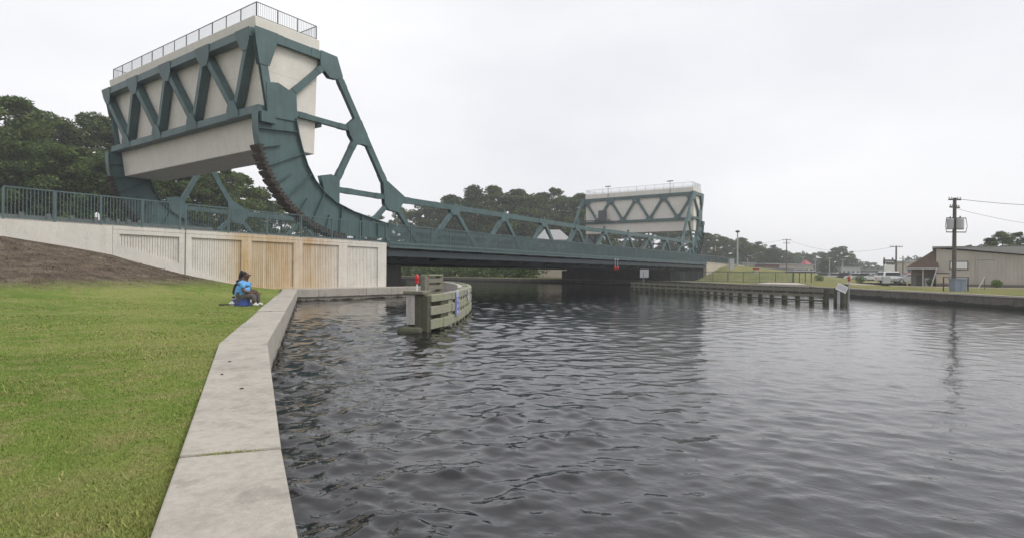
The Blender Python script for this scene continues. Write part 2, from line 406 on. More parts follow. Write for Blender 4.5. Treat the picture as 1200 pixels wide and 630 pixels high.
def dryness(s, t):
    z = ground_z(s, t) - 0.625
    d = TW - t
    v = np.interp(z, [0.0, 0.16, 0.34, 0.52, 0.85, 3], [0.0, 0.14, 0.26, 0.46, 0.85, 1.0])
    v += 0.30 * max(0, 1 - d / 1.2) * (1 if s < 18 else 0)
    return float(v)
tv = np.concatenate([np.arange(-40, 0, 1.5), np.arange(0, 30.01, 0.25)])
us = 1 - (np.linspace(0, 1, 150) ** 1.7)
V = []; F = []; DR = []
for t in tv:
    e = ledge(t) + 0.06
    if t > 29: e = min(e, 22)
    for u in us[::-1]:
        s = e - (1 - u) * 75.0
        V.append((s, t, ground_z(s, t) - (0.015 if u > .999 else 0))); DR.append(dryness(s, t))
nc = len(us)
for i in range(len(tv) - 1):
    for j in range(nc - 1): F.append((i * nc + j, i * nc + j + 1, (i + 1) * nc + j + 1, (i + 1) * nc + j))
g = G(); g.add(V, F); lawn_me = g.mesh('lawn', LAWN, True)
at_ = lawn_me.attributes.new('dry', 'FLOAT', 'POINT'); at_.data.foreach_set('value', DR)
tag(put('lawn', lawn_me), kind='structure')

# grass blades: short mown turf, thinning with distance
def grass_blades():
    rng = np.random.default_rng(11)
    P = []
    N = 480000
    D = 1.4 * (31.0 / 1.4) ** rng.random(N)
    A = np.radians(rng.uniform(-46, -8, N))
    ang = YAW - A
    s = D / np.cos(A) * np.cos(ang); t = D / np.cos(A) * np.sin(ang)
    le = np.where(t < 7.99, 4.19 + (t - 7.99) * (0.494 / 0.870), 4.19 + (t - 7.99) * (0.570 / 0.822))
    ok = (s < le + 0.012) & (t < 29.8); s, t, D = s[ok], t[ok], D[ok]
    z = np.array([ground_z(a, b) for a, b in zip(s, t)]); dr = np.array([dryness(a, b) for a, b in zip(s, t)])
    n = len(s)
    patch = 0.5 + 0.25 * np.sin(s * 2.1 + 1.3 * np.sin(t * 1.7)) + 0.25 * np.sin(t * 2.9 + s * .8)
    h = rng.uniform(0.008, 0.020, n) * (0.75 + 0.5 * patch); wd = np.maximum(0.0022, 0.0007 * D) * rng.uniform(.7, 1.3, n)
    big = rng.random(n) < .035 * (1 + 2 * (patch > .75)); h = np.where(big, h * 1.5, h); wd = np.where(big, wd * 2.2, wd)
    h *= np.clip(1.1 - 0.02 * D, .7, 1); h *= 1 + 1.3 * np.clip((dr - .3) * 2, 0, 1)
    th = rng.uniform(0, 6.283, n); lean = rng.normal(0, 0.55, (n, 2)) * h[:, None]
    c = np.stack([s, t, z - .003], 1)
    w = np.stack([np.cos(th) * wd, np.sin(th) * wd, np.zeros(n)], 1)
    tip = c + np.stack([lean[:, 0], lean[:, 1], h], 1)
    co = np.stack([c - w, c + w, tip], 1).reshape(-1, 3)
    me = bpy.data.meshes.new('grass_blades')
    me.vertices.add(3 * n); me.vertices.foreach_set('co', co.ravel())
    me.loops.add(3 * n); me.loops.foreach_set('vertex_index', np.arange(3 * n))
    me.polygons.add(n); me.polygons.foreach_set('loop_start', np.arange(0, 3 * n, 3)); me.polygons.foreach_set('loop_total', np.full(n, 3))
    a = me.attributes.new('dry', 'FLOAT', 'POINT'); a.data.foreach_set('value', np.repeat(dr, 3))
    me.update(); me.validate()
    return me
def mat_blade():
    m, t, b = nodes('grass_blade'); v = coords(t)
    g = nd(t, 'ShaderNodeNewGeometry')
    c = ramp(t, noise(t, v, 0.35, 5, .6), [(0.34, sc(GREENS[0], 1.1)), (0.5, sc(GREENS[1], 1.1)), (0.63, sc(GREENS[2], 1.1))]).outputs['Color']
    c = mix(t, ramp(t, noise(t, v, 3.0, 5, .65), [(0.47, (0, 0, 0)), (0.66, (.7,) * 3)]).outputs['Color'], c, sc(GREENS[3], 1.2))
    c = mix(t, ramp(t, g.outputs['Random Per Island'], [(0.8, (0, 0, 0)), (0.95, (.8,) * 3)]).outputs['Color'], c, (0.30, 0.25, 0.12))
    a = nd(t, 'ShaderNodeAttribute', attribute_name='dry')
    c = mix(t, ramp(t, a.outputs['Fac'], [(0.3, (0, 0, 0)), (0.6, (1,) * 3)]).outputs['Color'], c, ramp(t, noise(t, v, 1.7, 6, .7), [(0.34, (0.065, 0.052, 0.042)), (0.5, (0.15, 0.118, 0.088)), (0.62, (0.25, 0.205, 0.15)), (0.7, (0.15, 0.16, 0.06))]).outputs['Color'])
    c = mix(t, 1.0, c, ramp(t, g.outputs['Random Per Island'], [(0.0, (.7,) * 3), (1.0, (1.3,) * 3)]).outputs['Color'], 'MULTIPLY')
    t.links.new(c, b.inputs['Base Color']); b.inputs['Roughness'].default_value = 0.8; b.inputs['Specular IOR Level'].default_value = 0.2
    return m
gm = grass_blades(); gm.materials.append(mat_blade())
tag(put('grass', gm), 'short mown grass of the canal-side lawn', 'grass', kind='stuff')

# ------------------------------------------------------------------ setting: far ground, roads
BANK = [(30.0, -12.0), (41.0, -4.7), (55.4, 4.7), (61.3, 8.9), (65.6, 14.7), (75.9, 22.7), (83, 29.8), (88, 60), (94, 120), (96, 190), (60, 260), (20, 300)]
def flat(name, poly, z, mat, kind='structure'):
    me = bpy.data.meshes.new(name); bm = bmesh.new()
    vs = [bm.verts.new((x, y, z)) for x, y in poly]; bm.faces.new(vs)
    bmesh.ops.triangulate(bm, faces=bm.faces); bmesh.ops.recalc_face_normals(bm, faces=bm.faces)
    if bm.faces[:][0].normal.z < 0: bmesh.ops.reverse_faces(bm, faces=bm.faces)
    bm.to_mesh(me); bm.free(); me.materials.append(mat)
    o = put(name, me); o['kind'] = kind; return o
GZ = 0.66
flat('ground', BANK + [(20, 640), (640, 640), (640, -300), (-20, -60)], GZ, BANKG)
flat('left_bank_ground', [(27.3, 57.9), (27.3, 220), (19.5, 300), (19.5, 640), (-400, 640), (-400, 57.9)], 1.2, BANKG)
flat('rear_ground', [(-55, -200), (-55, 57.8), (-400, 57.8), (-400, -200)], 1.1, BANKG)
# approach roads and embankments
g = G().box(-60, 27.2, 30.62, 57.8, 3.2, DECK); tag(g.make('approach_road', ASPH), kind='structure')
g = G().box(-60, 27.2, 30.64, 33.2, DECK + .004, DECK + .12); tag(g.make('pavement', SLABC), kind='structure')
V = []; F = []
ss = np.concatenate([np.linspace(88, 124, 25), np.linspace(130, 330, 16)]); prof = [(4, .60), (9, .70), (13, 1.0), (17, 1.5), (21, 2.1), (25, 2.75), (28, 3.2), (29.97, 3.42)]
for s in ss:
    k = max(0.0, 1 - max(0, s - 130) / 260); e_ = min(1.0, max(0.0, (s - 90) / 24)); e_ = e_ * e_ * (3 - 2 * e_)
    for t, z in prof: V.append((s, t, .60 + (z - .60) * k * e_ + .02 * math.sin(s * .8 + t)))
n = len(prof)
for i in range(len(ss) - 1):
    for j in range(n - 1): F.append((i * n + j, (i + 1) * n + j, (i + 1) * n + j + 1, i * n + j + 1))
tag(G().add(V, F).make('embankment', BANKG, smooth=True), kind='structure')
tag(G().box(99.85, 330, 30.62, 57.6, .3, DECK - .02).make('far_approach_road', ASPH), kind='structure')
def quadpx(name, pts, z, mat): return flat(name, [at(x, D) for x, D in pts], z, mat)
quadpx('gravel_drive', [(1290, 53), (1290, 60), (1000, 68), (985, 100), (1025, 105), (1045, 62), (1120, 56)], GZ + .006, SAND)
quadpx('parking_lot', [(905, 150), (1075, 112), (1110, 150), (1060, 190), (905, 200)], GZ + .010, ASPH)

# ------------------------------------------------------------------ seawall
sw = thing('seawall', (4.4, 7.8, 0.3), 'low concrete seawall with pale cap slabs edging the lawn', 'seawall')
def cap_slab(poly, ztop=0.67, zbot=0.22):
    return G().prismz(poly, zbot, ztop).make('cap_slab', CAPC, sw, bevel=0.012)
def lerp(a, b, k): return (a[0] + (b[0] - a[0]) * k, a[1] + (b[1] - a[1]) * k)
# first run: towards the viewer, joint in the middle, bend at the end
Lb, Rb = (4.19, 7.99), (4.70, 7.63)
La, Ra = (-3.6, -5.73), (-3.35, -5.99)
jL, jR = (1.53, 3.33), (1.96, 3.03)
dl = Vector((0.498, 0.867))
def off(p, k): return (p[0] + dl.x * k, p[1] + dl.y * k)
j2L, j2R = off(jL, -5.0), off(jR, -5.0)
cap_slab([La, Ra, off(j2R, -.012), off(j2L, -.012)])
cap_slab([off(j2L, .012), off(j2R, .012), off(jR, -.010), off(jL, -.010)])
cap_slab([off(jL, .012), off(jR, .012), (4.695, 7.62), (4.185, 7.98)], 0.676)
# second run to the corner: seven slabs
Le, Re = (19.38, 29.96), (20.30, 29.96)
L2 = [lerp((4.195, 7.995), (18.0, 27.9), k) for k in np.linspace(0, 1, 8)]
R2 = [lerp((4.705, 7.635), (18.95, 27.9), k) for k in np.linspace(0, 1, 8)]
for i in range(7):
    a, b = L2[i], R2[i]; c_, d_ = lerp(R2[i + 1], R2[i], .010), lerp(L2[i + 1], L2[i], .010)
    cap_slab([a, b, c_, d_], 0.67 + random.Random(i).uniform(-.014, .010))
# return along the abutment
cap_slab([(18.02, 27.94), (18.97, 27.94), (19.22, 28.3), (20.6, 28.3), (20.6, 29.96), (19.42, 29.96)], 0.668)
for a, b in ((20.62, 24.1), (24.12, 27.6), (27.62, 31.2)): cap_slab([(a, 28.3), (b, 28.3), (b, 29.96), (a, 29.96)], 0.67)
# wall face below the cap
def inset(p, q, k): return p
g = G()
fp = [(-3.35, -5.99), (4.70, 7.63), (18.97, 27.94), (19.22, 28.33), (31.2, 28.33)]
bk = [(-3.6, -5.73), (4.19, 7.99), (18.02, 27.94), (19.3, 29.9), (31.2, 29.9)]
for i in range(4):
    a, b = fp[i], fp[i + 1]; c_, d_ = bk[i + 1], bk[i]
    s_ = 0.05
    a2, b2 = lerp(a, d_, s_), lerp(b, c_, s_)
    g.prismz([a2, b2, c_, d_], -1.2, 0.218)
g.make('wall_face', FACEC, sw)
# weeds growing in the near joint
rj = random.Random(4); g = G()
for i in range(300):
    k = rj.betavariate(2.2, 2.6); p = lerp(jL, jR, .12 + .7 * k); p = (p[0] + rj.gauss(0, .011), p[1] + rj.gauss(0, .011))
    h = rj.uniform(.004, .02); a = rj.uniform(0, 6.28); wv = rj.uniform(.002, .005)
    g.add([(p[0] - wv * math.cos(a), p[1] - wv * math.sin(a), .662), (p[0] + wv * math.cos(a), p[1] + wv * math.sin(a), .662), (p[0] + rj.gauss(0, .02), p[1] + rj.gauss(0, .02), .664 + h)], [(0, 1, 2)])
tag(g.make('joint_weeds', MATS['grass_blade']), 'tufts of grass and moss in the near seawall joint', 'weeds', kind='stuff')
pebm = G().ball((0, 0, .0), (.02, .014, .006), 7, 4).mesh('leaf_litter', BARK)
for i, (k, v_, lab) in enumerate(((.35, .55, 'small dark leaf scrap on the cap slab just beyond the weedy joint'), (.50, .22, 'dark twig scrap near the lawn edge of the seawall cap'), (.66, .30, 'brown leaf scrap on the cap slab before the bend'))):
    p = lerp(lerp(jL, Lb, k), lerp(jR, Rb, k), v_)
    o = put('leaf_litter', pebm, None, loc=(p[0], p[1], .681)); o.rotation_euler = (0, 0, i * 1.3); tag(o, lab, 'leaf', 'leaf scraps on the seawall cap')

# ------------------------------------------------------------------ railings
PICKET = {}
def railing(parent, path, z0, h, mat, post_sp, pick_sp, single=False, post_w=0.06, pick_w=0.018, rails=(0.08, 1.0), rail_w=0.05, fixed_posts=None):
    """picket railing along a polyline of plan points; every post is a part; pickets singly or joined"""
    segs = list(zip(path[:-1], path[1:]))
    gp = G()
    for (a, b) in segs:
        d = Vector((b[0] - a[0], b[1] - a[1], 0)); Ln = d.length; d /= Ln
        zz = lambda k: z0(k) if callable(z0) else z0
        P = lambda k, z: (a[0] + d.x * k, a[1] + d.y * k, z)
        for r in rails:
            G().beam(P(0, z0 + h * r - rail_w / 2), P(Ln, z0 + h * r - rail_w / 2), rail_w, rail_w, (0, 0, 1)).make('rail', mat, parent)
        n = max(1, round(Ln / post_sp))
        for i in range(n + 1):
            if i == n and (a, b) != segs[-1] : continue
            k = Ln * i / n
            G().beam(P(k, z0), P(k, z0 + h - rail_w - .003), post_w, post_w, (d.x, d.y, 0)).make('post', mat, parent)
        m = max(1, round(Ln / pick_sp)); 
        zb, zt = z0 + h * rails[0], z0 + h * rails[-1] - rail_w - .003
        for i in range(1, m):
            k = Ln * i / m
            if abs((k / (Ln / n)) - round(k / (Ln / n))) * (Ln / n) < post_w * .7: continue
            if single:
                key = (round(zt - zb, 3), pick_w, mat.name)
                if key not in PICKET: PICKET[key] = G().box(-pick_w / 2, pick_w / 2, -pick_w / 2, pick_w / 2, 0, zt - zb).mesh('picket', mat)
                o = put('picket', PICKET[key], parent, loc=P(k, zb))
            else:
                gp.box(*(lambda p: (p[0] - pick_w / 2, p[0] + pick_w / 2, p[1] - pick_w / 2, p[1] + pick_w / 2))(P(k, 0)), zb, zt)
    if not single and gp.v: gp.make('pickets', mat, parent, kind='stuff')

# ------------------------------------------------------------------ rolling bascule leaves
T1, T2 = 33.36, 55.08
def leaf(far):
    mir = (lambda s: 2 * SM - s) if far else (lambda s: s)
    lab = 'far rolling bascule leaf of green steel trusses under its pale concrete counterweight, across the canal' if far else 'near rolling bascule leaf with green steel trusses and big overhead concrete counterweight beside the lawn'
    e = thing('bascule_leaf', (mir(26.34), (T1 + T2) / 2, DECK), lab, 'bascule bridge', 'bascule leaves of the bridge')
    p3 = lambda s, t, z: (mir(s), t, z)
    pl = lambda pts: [(mir(s), z) for s, z in pts]
    C0, RAD = (26.34, 11.05), 6.87
    for T in (T1, T2):
        y0, y1 = T - .33, T - .03           # web planes of a truss (box members about 0.3 m wide)
        if T == T2: y0, y1 = T + .03, T + .33
        ym = (y0 + y1) / 2
        def mem(name, a, b, d=0.42, mat=TEAL, wd=0.30):
            return G().ibeam(p3(a[0], ym, a[1]), p3(b[0], ym, b[1]), wd, d, (0, 1, 0), .07).make(name, mat, e)
        def memb(name, a, b, d=0.42, wd=0.30):
            g = G().beam(p3(a[0], ym, a[1]), p3(b[0], ym, b[1]), wd, d, (0, 1, 0))
            Ln = math.dist(a, b)
            for k in np.arange(.5, Ln / 3.2) / max(1, int(Ln / 3.2 + .5)):       # splice plates
                q0 = (a[0] + (b[0] - a[0]) * (k - .3 / Ln), a[1] + (b[1] - a[1]) * (k - .3 / Ln)); q1 = (a[0] + (b[0] - a[0]) * (k + .3 / Ln), a[1] + (b[1] - a[1]) * (k + .3 / Ln))
                g.beam(p3(q0[0], ym, q0[1]), p3(q1[0], ym, q1[1]), wd + .045, d + .03, (0, 1, 0))
            return g.make(name, TEAL, e)
        A = (19.62, 16.2); B = (24.95, 16.15); Cn = (20.42, 11.9); En = (27.45, 11.75); Hn = (25.15, 7.35); Gn = (30.55, 7.29)
        memb('top_chord', A, B, .55); mem('rear_post', A, Cn, .48); memb('inclined_end_post', B, Gn, .46)
        memb('diagonal', B, (21.4, 12.5), .40); memb('strut', (21.2, 11.85), En, .34); memb('diagonal', En, Hn, .40); memb('strut', Hn, Gn, .36)
        # gusset plates, both faces
        def gusset(pts):
            o = G().prism(pl(pts), y0 - .035, y0 - .002).prism(pl(pts), y1 + .002, y1 + .035).make('gusset_plate', TEAL, e); return o
        gusset([(19.3, 16.5), (20.9, 16.5), (20.75, 15.6), (20.3, 14.3), (19.65, 14.3), (19.4, 15.6)])
        gusset([(24.0, 16.5), (25.35, 16.45), (25.85, 15.2), (25.35, 14.9), (24.75, 14.85), (24.0, 15.5)])
        gusset([(20.12, 13.3), (20.9, 13.45), (22.2, 13.0), (22.3, 11.3), (20.2, 11.2)])
        gusset([(26.3, 12.0), (27.1, 12.75), (27.55, 12.5), (28.5, 10.75), (27.7, 10.85), (26.95, 10.75), (26.5, 11.3)])
        gusset([(24.1, 8.1), (24.95, 8.3), (25.65, 8.1), (25.65, 6.3), (24.5, 6.8)])
        gusset([(29.6, 8.6), (30.1, 8.5), (31.9, 7.5), (31.7, 7.05), (31.15, 6.25), (30.2, 6.35), (29.8, 6.75)])
        # segmental girder: web, flanges, tread, stiffeners
        oa = [(C0[0] - RAD * math.cos(R(a)), C0[1] - RAD * math.sin(R(a))) for a in np.linspace(-3, 90, 24)]
        ia = [(22.15, 11.5), (22.38, 10.43), (22.64, 9.6), (23.04, 8.6), (23.63, 7.7), (24.38, 7.0), (25.36, 6.4), (26.83, 5.92), (28.96, 5.5), (30.6, 5.2)]
        low = [(28.5, 4.18), (30.6, 4.18)]
        poly = oa + low + ia[::-1]
        web = G().prism(pl(poly), y0 + .05, y1 - .05).make('segmental_girder', TEAL, e)
        g = G()
        for (a, b) in zip(ia[:-1], ia[1:]): g.beam(p3(a[0], ym, a[1]), p3(b[0], ym, b[1]), .62, .045, (0, 1, 0))
        g.make('inner_flange', TEAL, e)
        g = G()
        for (a, b) in zip(oa[:-1], oa[1:]): g.beam(p3(a[0], ym, a[1]), p3(b[0], ym, b[1]), .60, .05, (0, 1, 0))
        g.make('outer_flange', TEAL, e)
        # radial stiffeners on both faces
        for k, a in enumerate(np.linspace(6, 84, 9)):
            ca, sa = math.cos(R(a)), math.sin(R(a))
            po = (C0[0] - (RAD - .04) * ca, C0[1] - (RAD - .04) * sa)
            # reach of the stiffener towards the inner edge
            best = 1.3
            for r_ in np.arange(1.0, 4.2, .05):
                q = (C0[0] - (RAD - r_) * ca, C0[1] - (RAD - r_) * sa)
                iz = np.interp(q[0], [x for x, _ in ia], [z for _, z in ia])
                if q[1] > iz or q[0] > 30: break
                best = r_
            if k % 2: best *= .5
            pi_ = (C0[0] - (RAD - best + .02) * ca, C0[1] - (RAD - best + .02) * sa)
            for yy in (y0 - .06, y1 + .06):
                G().beam(p3(po[0], yy, po[1]), p3(pi_[0], yy, pi_[1]), .2, .03, (0, 1, 0)).make('stiffener', TEAL, e)
        for s in (27.6, 29.1):
            zt = np.interp(s, [x for x, _ in ia], [z for _, z in ia])
            for yy in (y0 - .06, y1 + .06): G().beam(p3(s, yy, 4.2), p3(s, yy, zt - .03), .2, .03, (0, 1, 0)).make('stiffener', TEAL, e)
        # rusty tread castings
        na = 17
        for i in range(na):
            a0 = 14 + (88 - 14) * i / na; a1 = a0 + (88 - 14) / na - .35
            rr = [(RAD + .03), (RAD + .03 + .15)]
            pts = [(C0[0] - r_ * math.cos(R(a)), C0[1] - r_ * math.sin(R(a))) for r_, a in ((rr[0], a0), (rr[1], a0), (rr[1], (a0 + a1) / 2), (rr[1], a1), (rr[0], a1))]
            ts = G().prism(pl(pts), ym - .46, ym + .46)
            am = (a0 + a1) / 2
            for aa_, ln in ((a0 + .7, .09), (am + .4 * ((i * 7) % 3 - 1), .06)):
                q0 = (C0[0] - (RAD + .17) * math.cos(R(aa_)), C0[1] - (RAD + .17) * math.sin(R(aa_))); q1 = (C0[0] - (RAD + .18 + ln) * math.cos(R(aa_)), C0[1] - (RAD + .18 + ln) * math.sin(R(aa_)))
                ts.beam(p3(q0[0], ym, q0[1]), p3(q1[0], ym, q1[1]), .9, .17, (0, 1, 0))
            for aa_ in (a0 + .9, a1 - .9):     # lugs standing on the flange edge
                q0 = (C0[0] - (RAD - .12) * math.cos(R(aa_)), C0[1] - (RAD - .12) * math.sin(R(aa_))); q1 = (C0[0] - (RAD + .05) * math.cos(R(aa_)), C0[1] - (RAD + .05) * math.sin(R(aa_)))
                ts.beam(p3(q0[0], ym - .38, q0[1]), p3(q1[0], ym - .38, q1[1]), .14, .13, (0, 1, 0)).beam(p3(q0[0], ym + .38, q0[1]), p3(q1[0], ym + .38, q1[1]), .14, .13, (0, 1, 0))
            ts.make('tread_segment', RUST, e)
        # span truss
        sp = 7.28; nodes_ = [SM - sp * (k + .5) for k in range(5)][::-1]
        memb('top_chord', (Gn[0], 7.29), (nodes_[-1], 7.15), .46)
        memb('top_chord', (nodes_[-1], 7.15), (SM - .05, 7.05), .46)
        zb = 3.0
        G().beam(p3(27.4, ym, zb), p3(SM - .05, ym, zb), .30, 1.35, (0, 1, 0)).make('bottom_girder', SHADESTEEL, e)
        for k, s in enumerate(nodes_):
            memb('diagonal', (s, 7.15), (s + sp / 2 - .02, 3.3), .34, .26)
            if k == 0: memb('diagonal', (s, 7.15), (s - sp / 2 + .3, 3.9), .34, .26)
            else: memb('diagonal', (s, 7.15), (s - sp / 2 + .02, 3.3), .34, .26)
            if k: gusset([(s - .5, 7.36), (s + .5, 7.36), (s + .62, 6.9), (s + .4, 6.62), (s - .4, 6.62), (s - .62, 6.9)])
            if k: G().box(min(mir(s - .12), mir(s + .12)), max(mir(s - .12), mir(s + .12)), ym - .1, ym + .1, 7.42, 7.72).make('bolt_bracket', TEAL, e)
    # counterweight block and its two faces of bracing
    ry = lambda z: np.interp(z, [9.5, 17.3], [20.72, 19.62])
    blk = [(ry(9.5), 9.5), (ry(16.35), 16.35), (ry(16.35) - .12, 16.42), (ry(17.3) - .12, 17.3), (24.2, 17.3), (24.2, 16.42), (24.05, 16.35), (23.85, 9.5)]
    cw = G().prism(pl(blk), T1 + .02, T2 - .02).make('counterweight', CWC, e, bevel=.05)
    def face(kind, zt, zb, st, sb, dd):
        N = [(T1 + .15) + (T2 - T1 - .3) * i / 4 for i in range(5)]
        up = (1, 0, 0)
        G().beam(p3(st, T1 - .1, zt), p3(st, T2 + .1, zt), dd, .52, up).make('cross_chord', TEAL, e)
        G().beam(p3(sb, T1 - .1, zb), p3(sb, T2 + .1, zb), dd, .46, up).make('cross_chord', TEAL, e)
        for i in range(4):
            m = (N[i] + N[i + 1]) / 2
            for a, b in ((N[i], m), (N[i + 1], m)):
                G().beam(p3(st, a, zt - .2), p3(sb, b, zb + .2), dd * .9, .40, up).make('cross_diagonal', TEAL, e)
        for i in range(5):
            w = .95 if 0 < i < 4 else .8; t = N[i] + (.45 if i == 0 else -.45 if i == 4 else 0)
            k = (zt - .95 - zb) / (zt - zb); sg = sb + (st - sb) * k
            o = dd / 2 + .02; sgn = -1 if kind == 'rear' else 1
            poly = [(t - w, zt + .24), (t + w, zt + .24), (t + w * .8, zt - .45), (t + w * .35, zt - 1.0), (t - w * .35, zt - 1.0), (t - w * .8, zt - .45)]
            v = []
            for off_ in (sgn * o, sgn * (o + .03)):
                for (tt, z) in poly: v.append(p3(sb + (st - sb) * (z - zb) / (zt - zb) + off_, tt, z))
            n = len(poly); f = [tuple(range(n)), tuple(range(n, 2 * n))] + [(q, (q + 1) % n, n + (q + 1) % n, n + q) for q in range(n)]
            G().add(v, f).make('cross_gusset', TEAL, e)
        for i in range(4):
            t = (N[i] + N[i + 1]) / 2; o = dd / 2 + .02; sgn = -1 if kind == 'rear' else 1
            poly = [(t - .75, zb - .2), (t + .75, zb - .2), (t + .65, zb + .3), (t + .3, zb + .85), (t - .3, zb + .85), (t - .65, zb + .3)]
            v = []
            for off_ in (sgn * o, sgn * (o + .03)):
                for (tt, z) in poly: v.append(p3(sb + (st - sb) * (z - zb) / (zt - zb) + off_, tt, z))
            n = len(poly); f = [tuple(range(n)), tuple(range(n, 2 * n))] + [(q, (q + 1) % n, n + (q + 1) % n, n + q) for q in range(n)]
            G().add(v, f).make('cross_gusset', TEAL, e)
    face('rear', 16.15, 11.65, float(ry(16.15)) - .36, float(ry(11.65)) - .36, .62)
    face('front', 16.15, 11.65, 24.25, 24.17, .30)
    # stub ends of the lower rear chord
    for T in (T1 - .36, T2 + .36): G().box(*sorted((mir(19.65), mir(20.6))), T - .3, T + .3, 10.75, 11.4).make('chord_stub', TEAL, e)
    # parapet railing on top
    rl = [(mir(19.75), T1 + .2), (mir(19.75), T2 - .2), (mir(24.05), T2 - .2), (mir(24.05), T1 + .2), (mir(19.75), T1 + .2)]
    railing(e, rl, 17.3, .95, PALERAIL if far else GREYRAIL, 1.72, .125, post_w=.05, pick_w=.012, rail_w=.04, rails=(.1, 1.0))
    # deck
    for nm, t0, t1, z0, z1, m in (('roadway', 34.0, 54.4, 3.38, DECK, ASPH), ('walkway', 29.98, 33.0, 3.42, DECK - .01, SLABC), ('walkway', 55.5, 58.2, 3.42, DECK - .01, SLABC)):
        G().box(*sorted((mir(27.45), mir(SM - .04))), t0, t1, z0, z1).make(nm, m, e)
    for t0, t1 in ((29.86, 29.97), (58.22, 58.33)):
        G().box(*sorted((mir(27.45), mir(SM - .04))), t0, t1, 3.34, DECK + .02).box(*sorted((mir(27.45), mir(SM - .04))), t0 - .06, t0 - .003, 3.58, DECK + .02).make('edge_beam', TEAL2, e)
    for t0 in (30.1,): G().box(*sorted((mir(27.45), mir(SM - .04))), t0, t0 + .2, 2.75, 3.19).make('stringer', SHADESTEEL, e)
    for t0 in (37.5, 41, 44.5, 48, 51.5): G().box(*sorted((mir(27.45), mir(SM - .04))), t0, t0 + .25, 2.75, 3.37).make('stringer', SHADESTEEL, e)
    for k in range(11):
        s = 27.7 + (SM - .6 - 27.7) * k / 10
        G().box(*sorted((mir(s - .18), mir(s + .18))), 33.4, 55.0, 2.36, 3.36).make('floor_beam', SHADESTEEL, e)
        G().prism([(30.32, 3.4), (33.0, 3.4), (33.0, 2.5), (30.32, 3.0)], 0, .14).v and None
        v = [(mir(s - .07), t, z) for t, z in ((30.32, 3.4), (33.0, 3.4), (33.0, 2.5), (30.32, 3.05))] + [(mir(s + .07), t, z) for t, z in ((30.32, 3.4), (33.0, 3.4), (33.0, 2.5), (30.32, 3.05))]
        G().add(v, [(0, 1, 2, 3), (4, 5, 6, 7), (0, 1, 5, 4), (1, 2, 6, 5), (2, 3, 7, 6), (3, 0, 4, 7)]).make('walkway_bracket', SHADESTEEL, e)
    railing(e, [(mir(27.5), 30.02), (mir(SM - .06), 30.02)], DECK, 1.35, TEAL2, 2.05, .105, post_w=.07, pick_w=.034, rail_w=.06, rails=(.07, 1.0))
    railing(e, [(mir(27.5), 58.1), (mir(SM - .06), 58.1)], DECK, 1.35, TEAL2, 2.05, .23, post_w=.07, pick_w=.026, rail_w=.06, rails=(.07, 1.0))
    for T in (34.15, 54.2):
        for z in (4.0, 4.4): G().beam(p3(27.5, T, z), p3(SM - .06, T, z), .1, .22, (0, 1, 0)).make('traffic_rail', TEAL2, e)
        for k in range(12):
            s = 28 + k * 3.15; G().box(*sorted((mir(s - .06), mir(s + .06))), T + .06, T + .16, DECK, 4.5).make('traffic_rail_post', TEAL2, e)
    # hanging red navigation light at the tip of the leaf
    s = SM - .35
    l_ = G().tube([(mir(s), 29.78, 3.5), (mir(s), 29.78, 2.55)], .035, 6).box(mir(s) - .1, mir(s) + .1, 29.72, 29.86, 3.3, 3.5).make('light_bracket', PALERAIL, e)
    G().lathe((mir(s), 29.78, 2.1), [(.05, 0), (.14, .06), (.16, .22), (.12, .4), (.05, .46)], 10).make('navigation_light', RED, e, smooth=True)
    if far:
        # small machinery cabinet on a railed ledge and two lamps above the roof
        st = mir(24.6)
        G().box(st - .9, st - .05, 49.2, 54.6, 11.95, 12.05).make('service_ledge', DGREY, e)
        G().box(st - .75, st - .1, 50.1, 51.6, 12.05, 13.9).make('machinery_cabinet', DGREY, e, bevel=.03)
        g = G()
        for t in (51.9, 53.2, 54.5): g.box(st - .88, st - .84, t, t + .05, 12.05, 13.1)
        for z in (12.6, 13.07): g.box(st - .885, st - .845, 51.9, 54.55, z, z + .05)
        g.make('ledge_rail', PALERAIL, e)
        for t in (50.0, 37.6):
            lp = G().tube([(mir(24.35), t, 16.2), (mir(24.35), t, 18.55)], .045, 6).make('lamp_pole', DGREY, e)
            G().box(mir(24.35) - .25, mir(24.35) + .2, t - .55, t + .55, 18.55, 18.68).make('lamp_head', DGREY, e, bevel=.03)
    return e
near_leaf = leaf(False); far_leaf = leaf(True)

# bascule piers and track girders (shade of the leaves put into their dark colours)
for far in (False, True):
    mir = (lambda s: 2 * SM - s) if far else (lambda s: s)
    e = thing('bascule_pier', (mir(30), 44, 0), ('far' if far else 'near') + ' bascule pier of shaded dark concrete under the ' + ('far' if far else 'near') + ' leaf', 'bridge pier', 'bridge piers')
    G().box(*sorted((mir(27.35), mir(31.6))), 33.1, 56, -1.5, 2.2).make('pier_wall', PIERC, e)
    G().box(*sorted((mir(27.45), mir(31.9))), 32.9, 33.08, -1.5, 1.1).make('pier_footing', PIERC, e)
    for T in (T1 - .18, T2 + .18):
        G().box(*sorted((mir(19.0), mir(27.3))), T - .45, T + .45, DECK + .005, 4.0).make('track_girder', SHADESTEEL, e)
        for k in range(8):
            s = 19.5 + k * 1.0; G().box(*sorted((mir(s), mir(s + .1))), T - .56, T - .452, DECK + .13, 3.99).make('track_stiffener', SHADESTEEL, e)
g = thing('pier_sign', (27.9, 32.85, 2.4), 'small white square sign on the dark pier beside the ribbed wall', 'sign')
G().box(27.75, 28.25, 32.78, 32.82, 2.25, 2.8).make('panel', WHITE, g); G().box(27.9, 28.1, 32.765, 32.777, 2.45, 2.62).make('print', DGREY, g)
G().box(27.97, 28.03, 32.83, 33.095, 2.0, 2.7).make('bracket', DGREY, g)

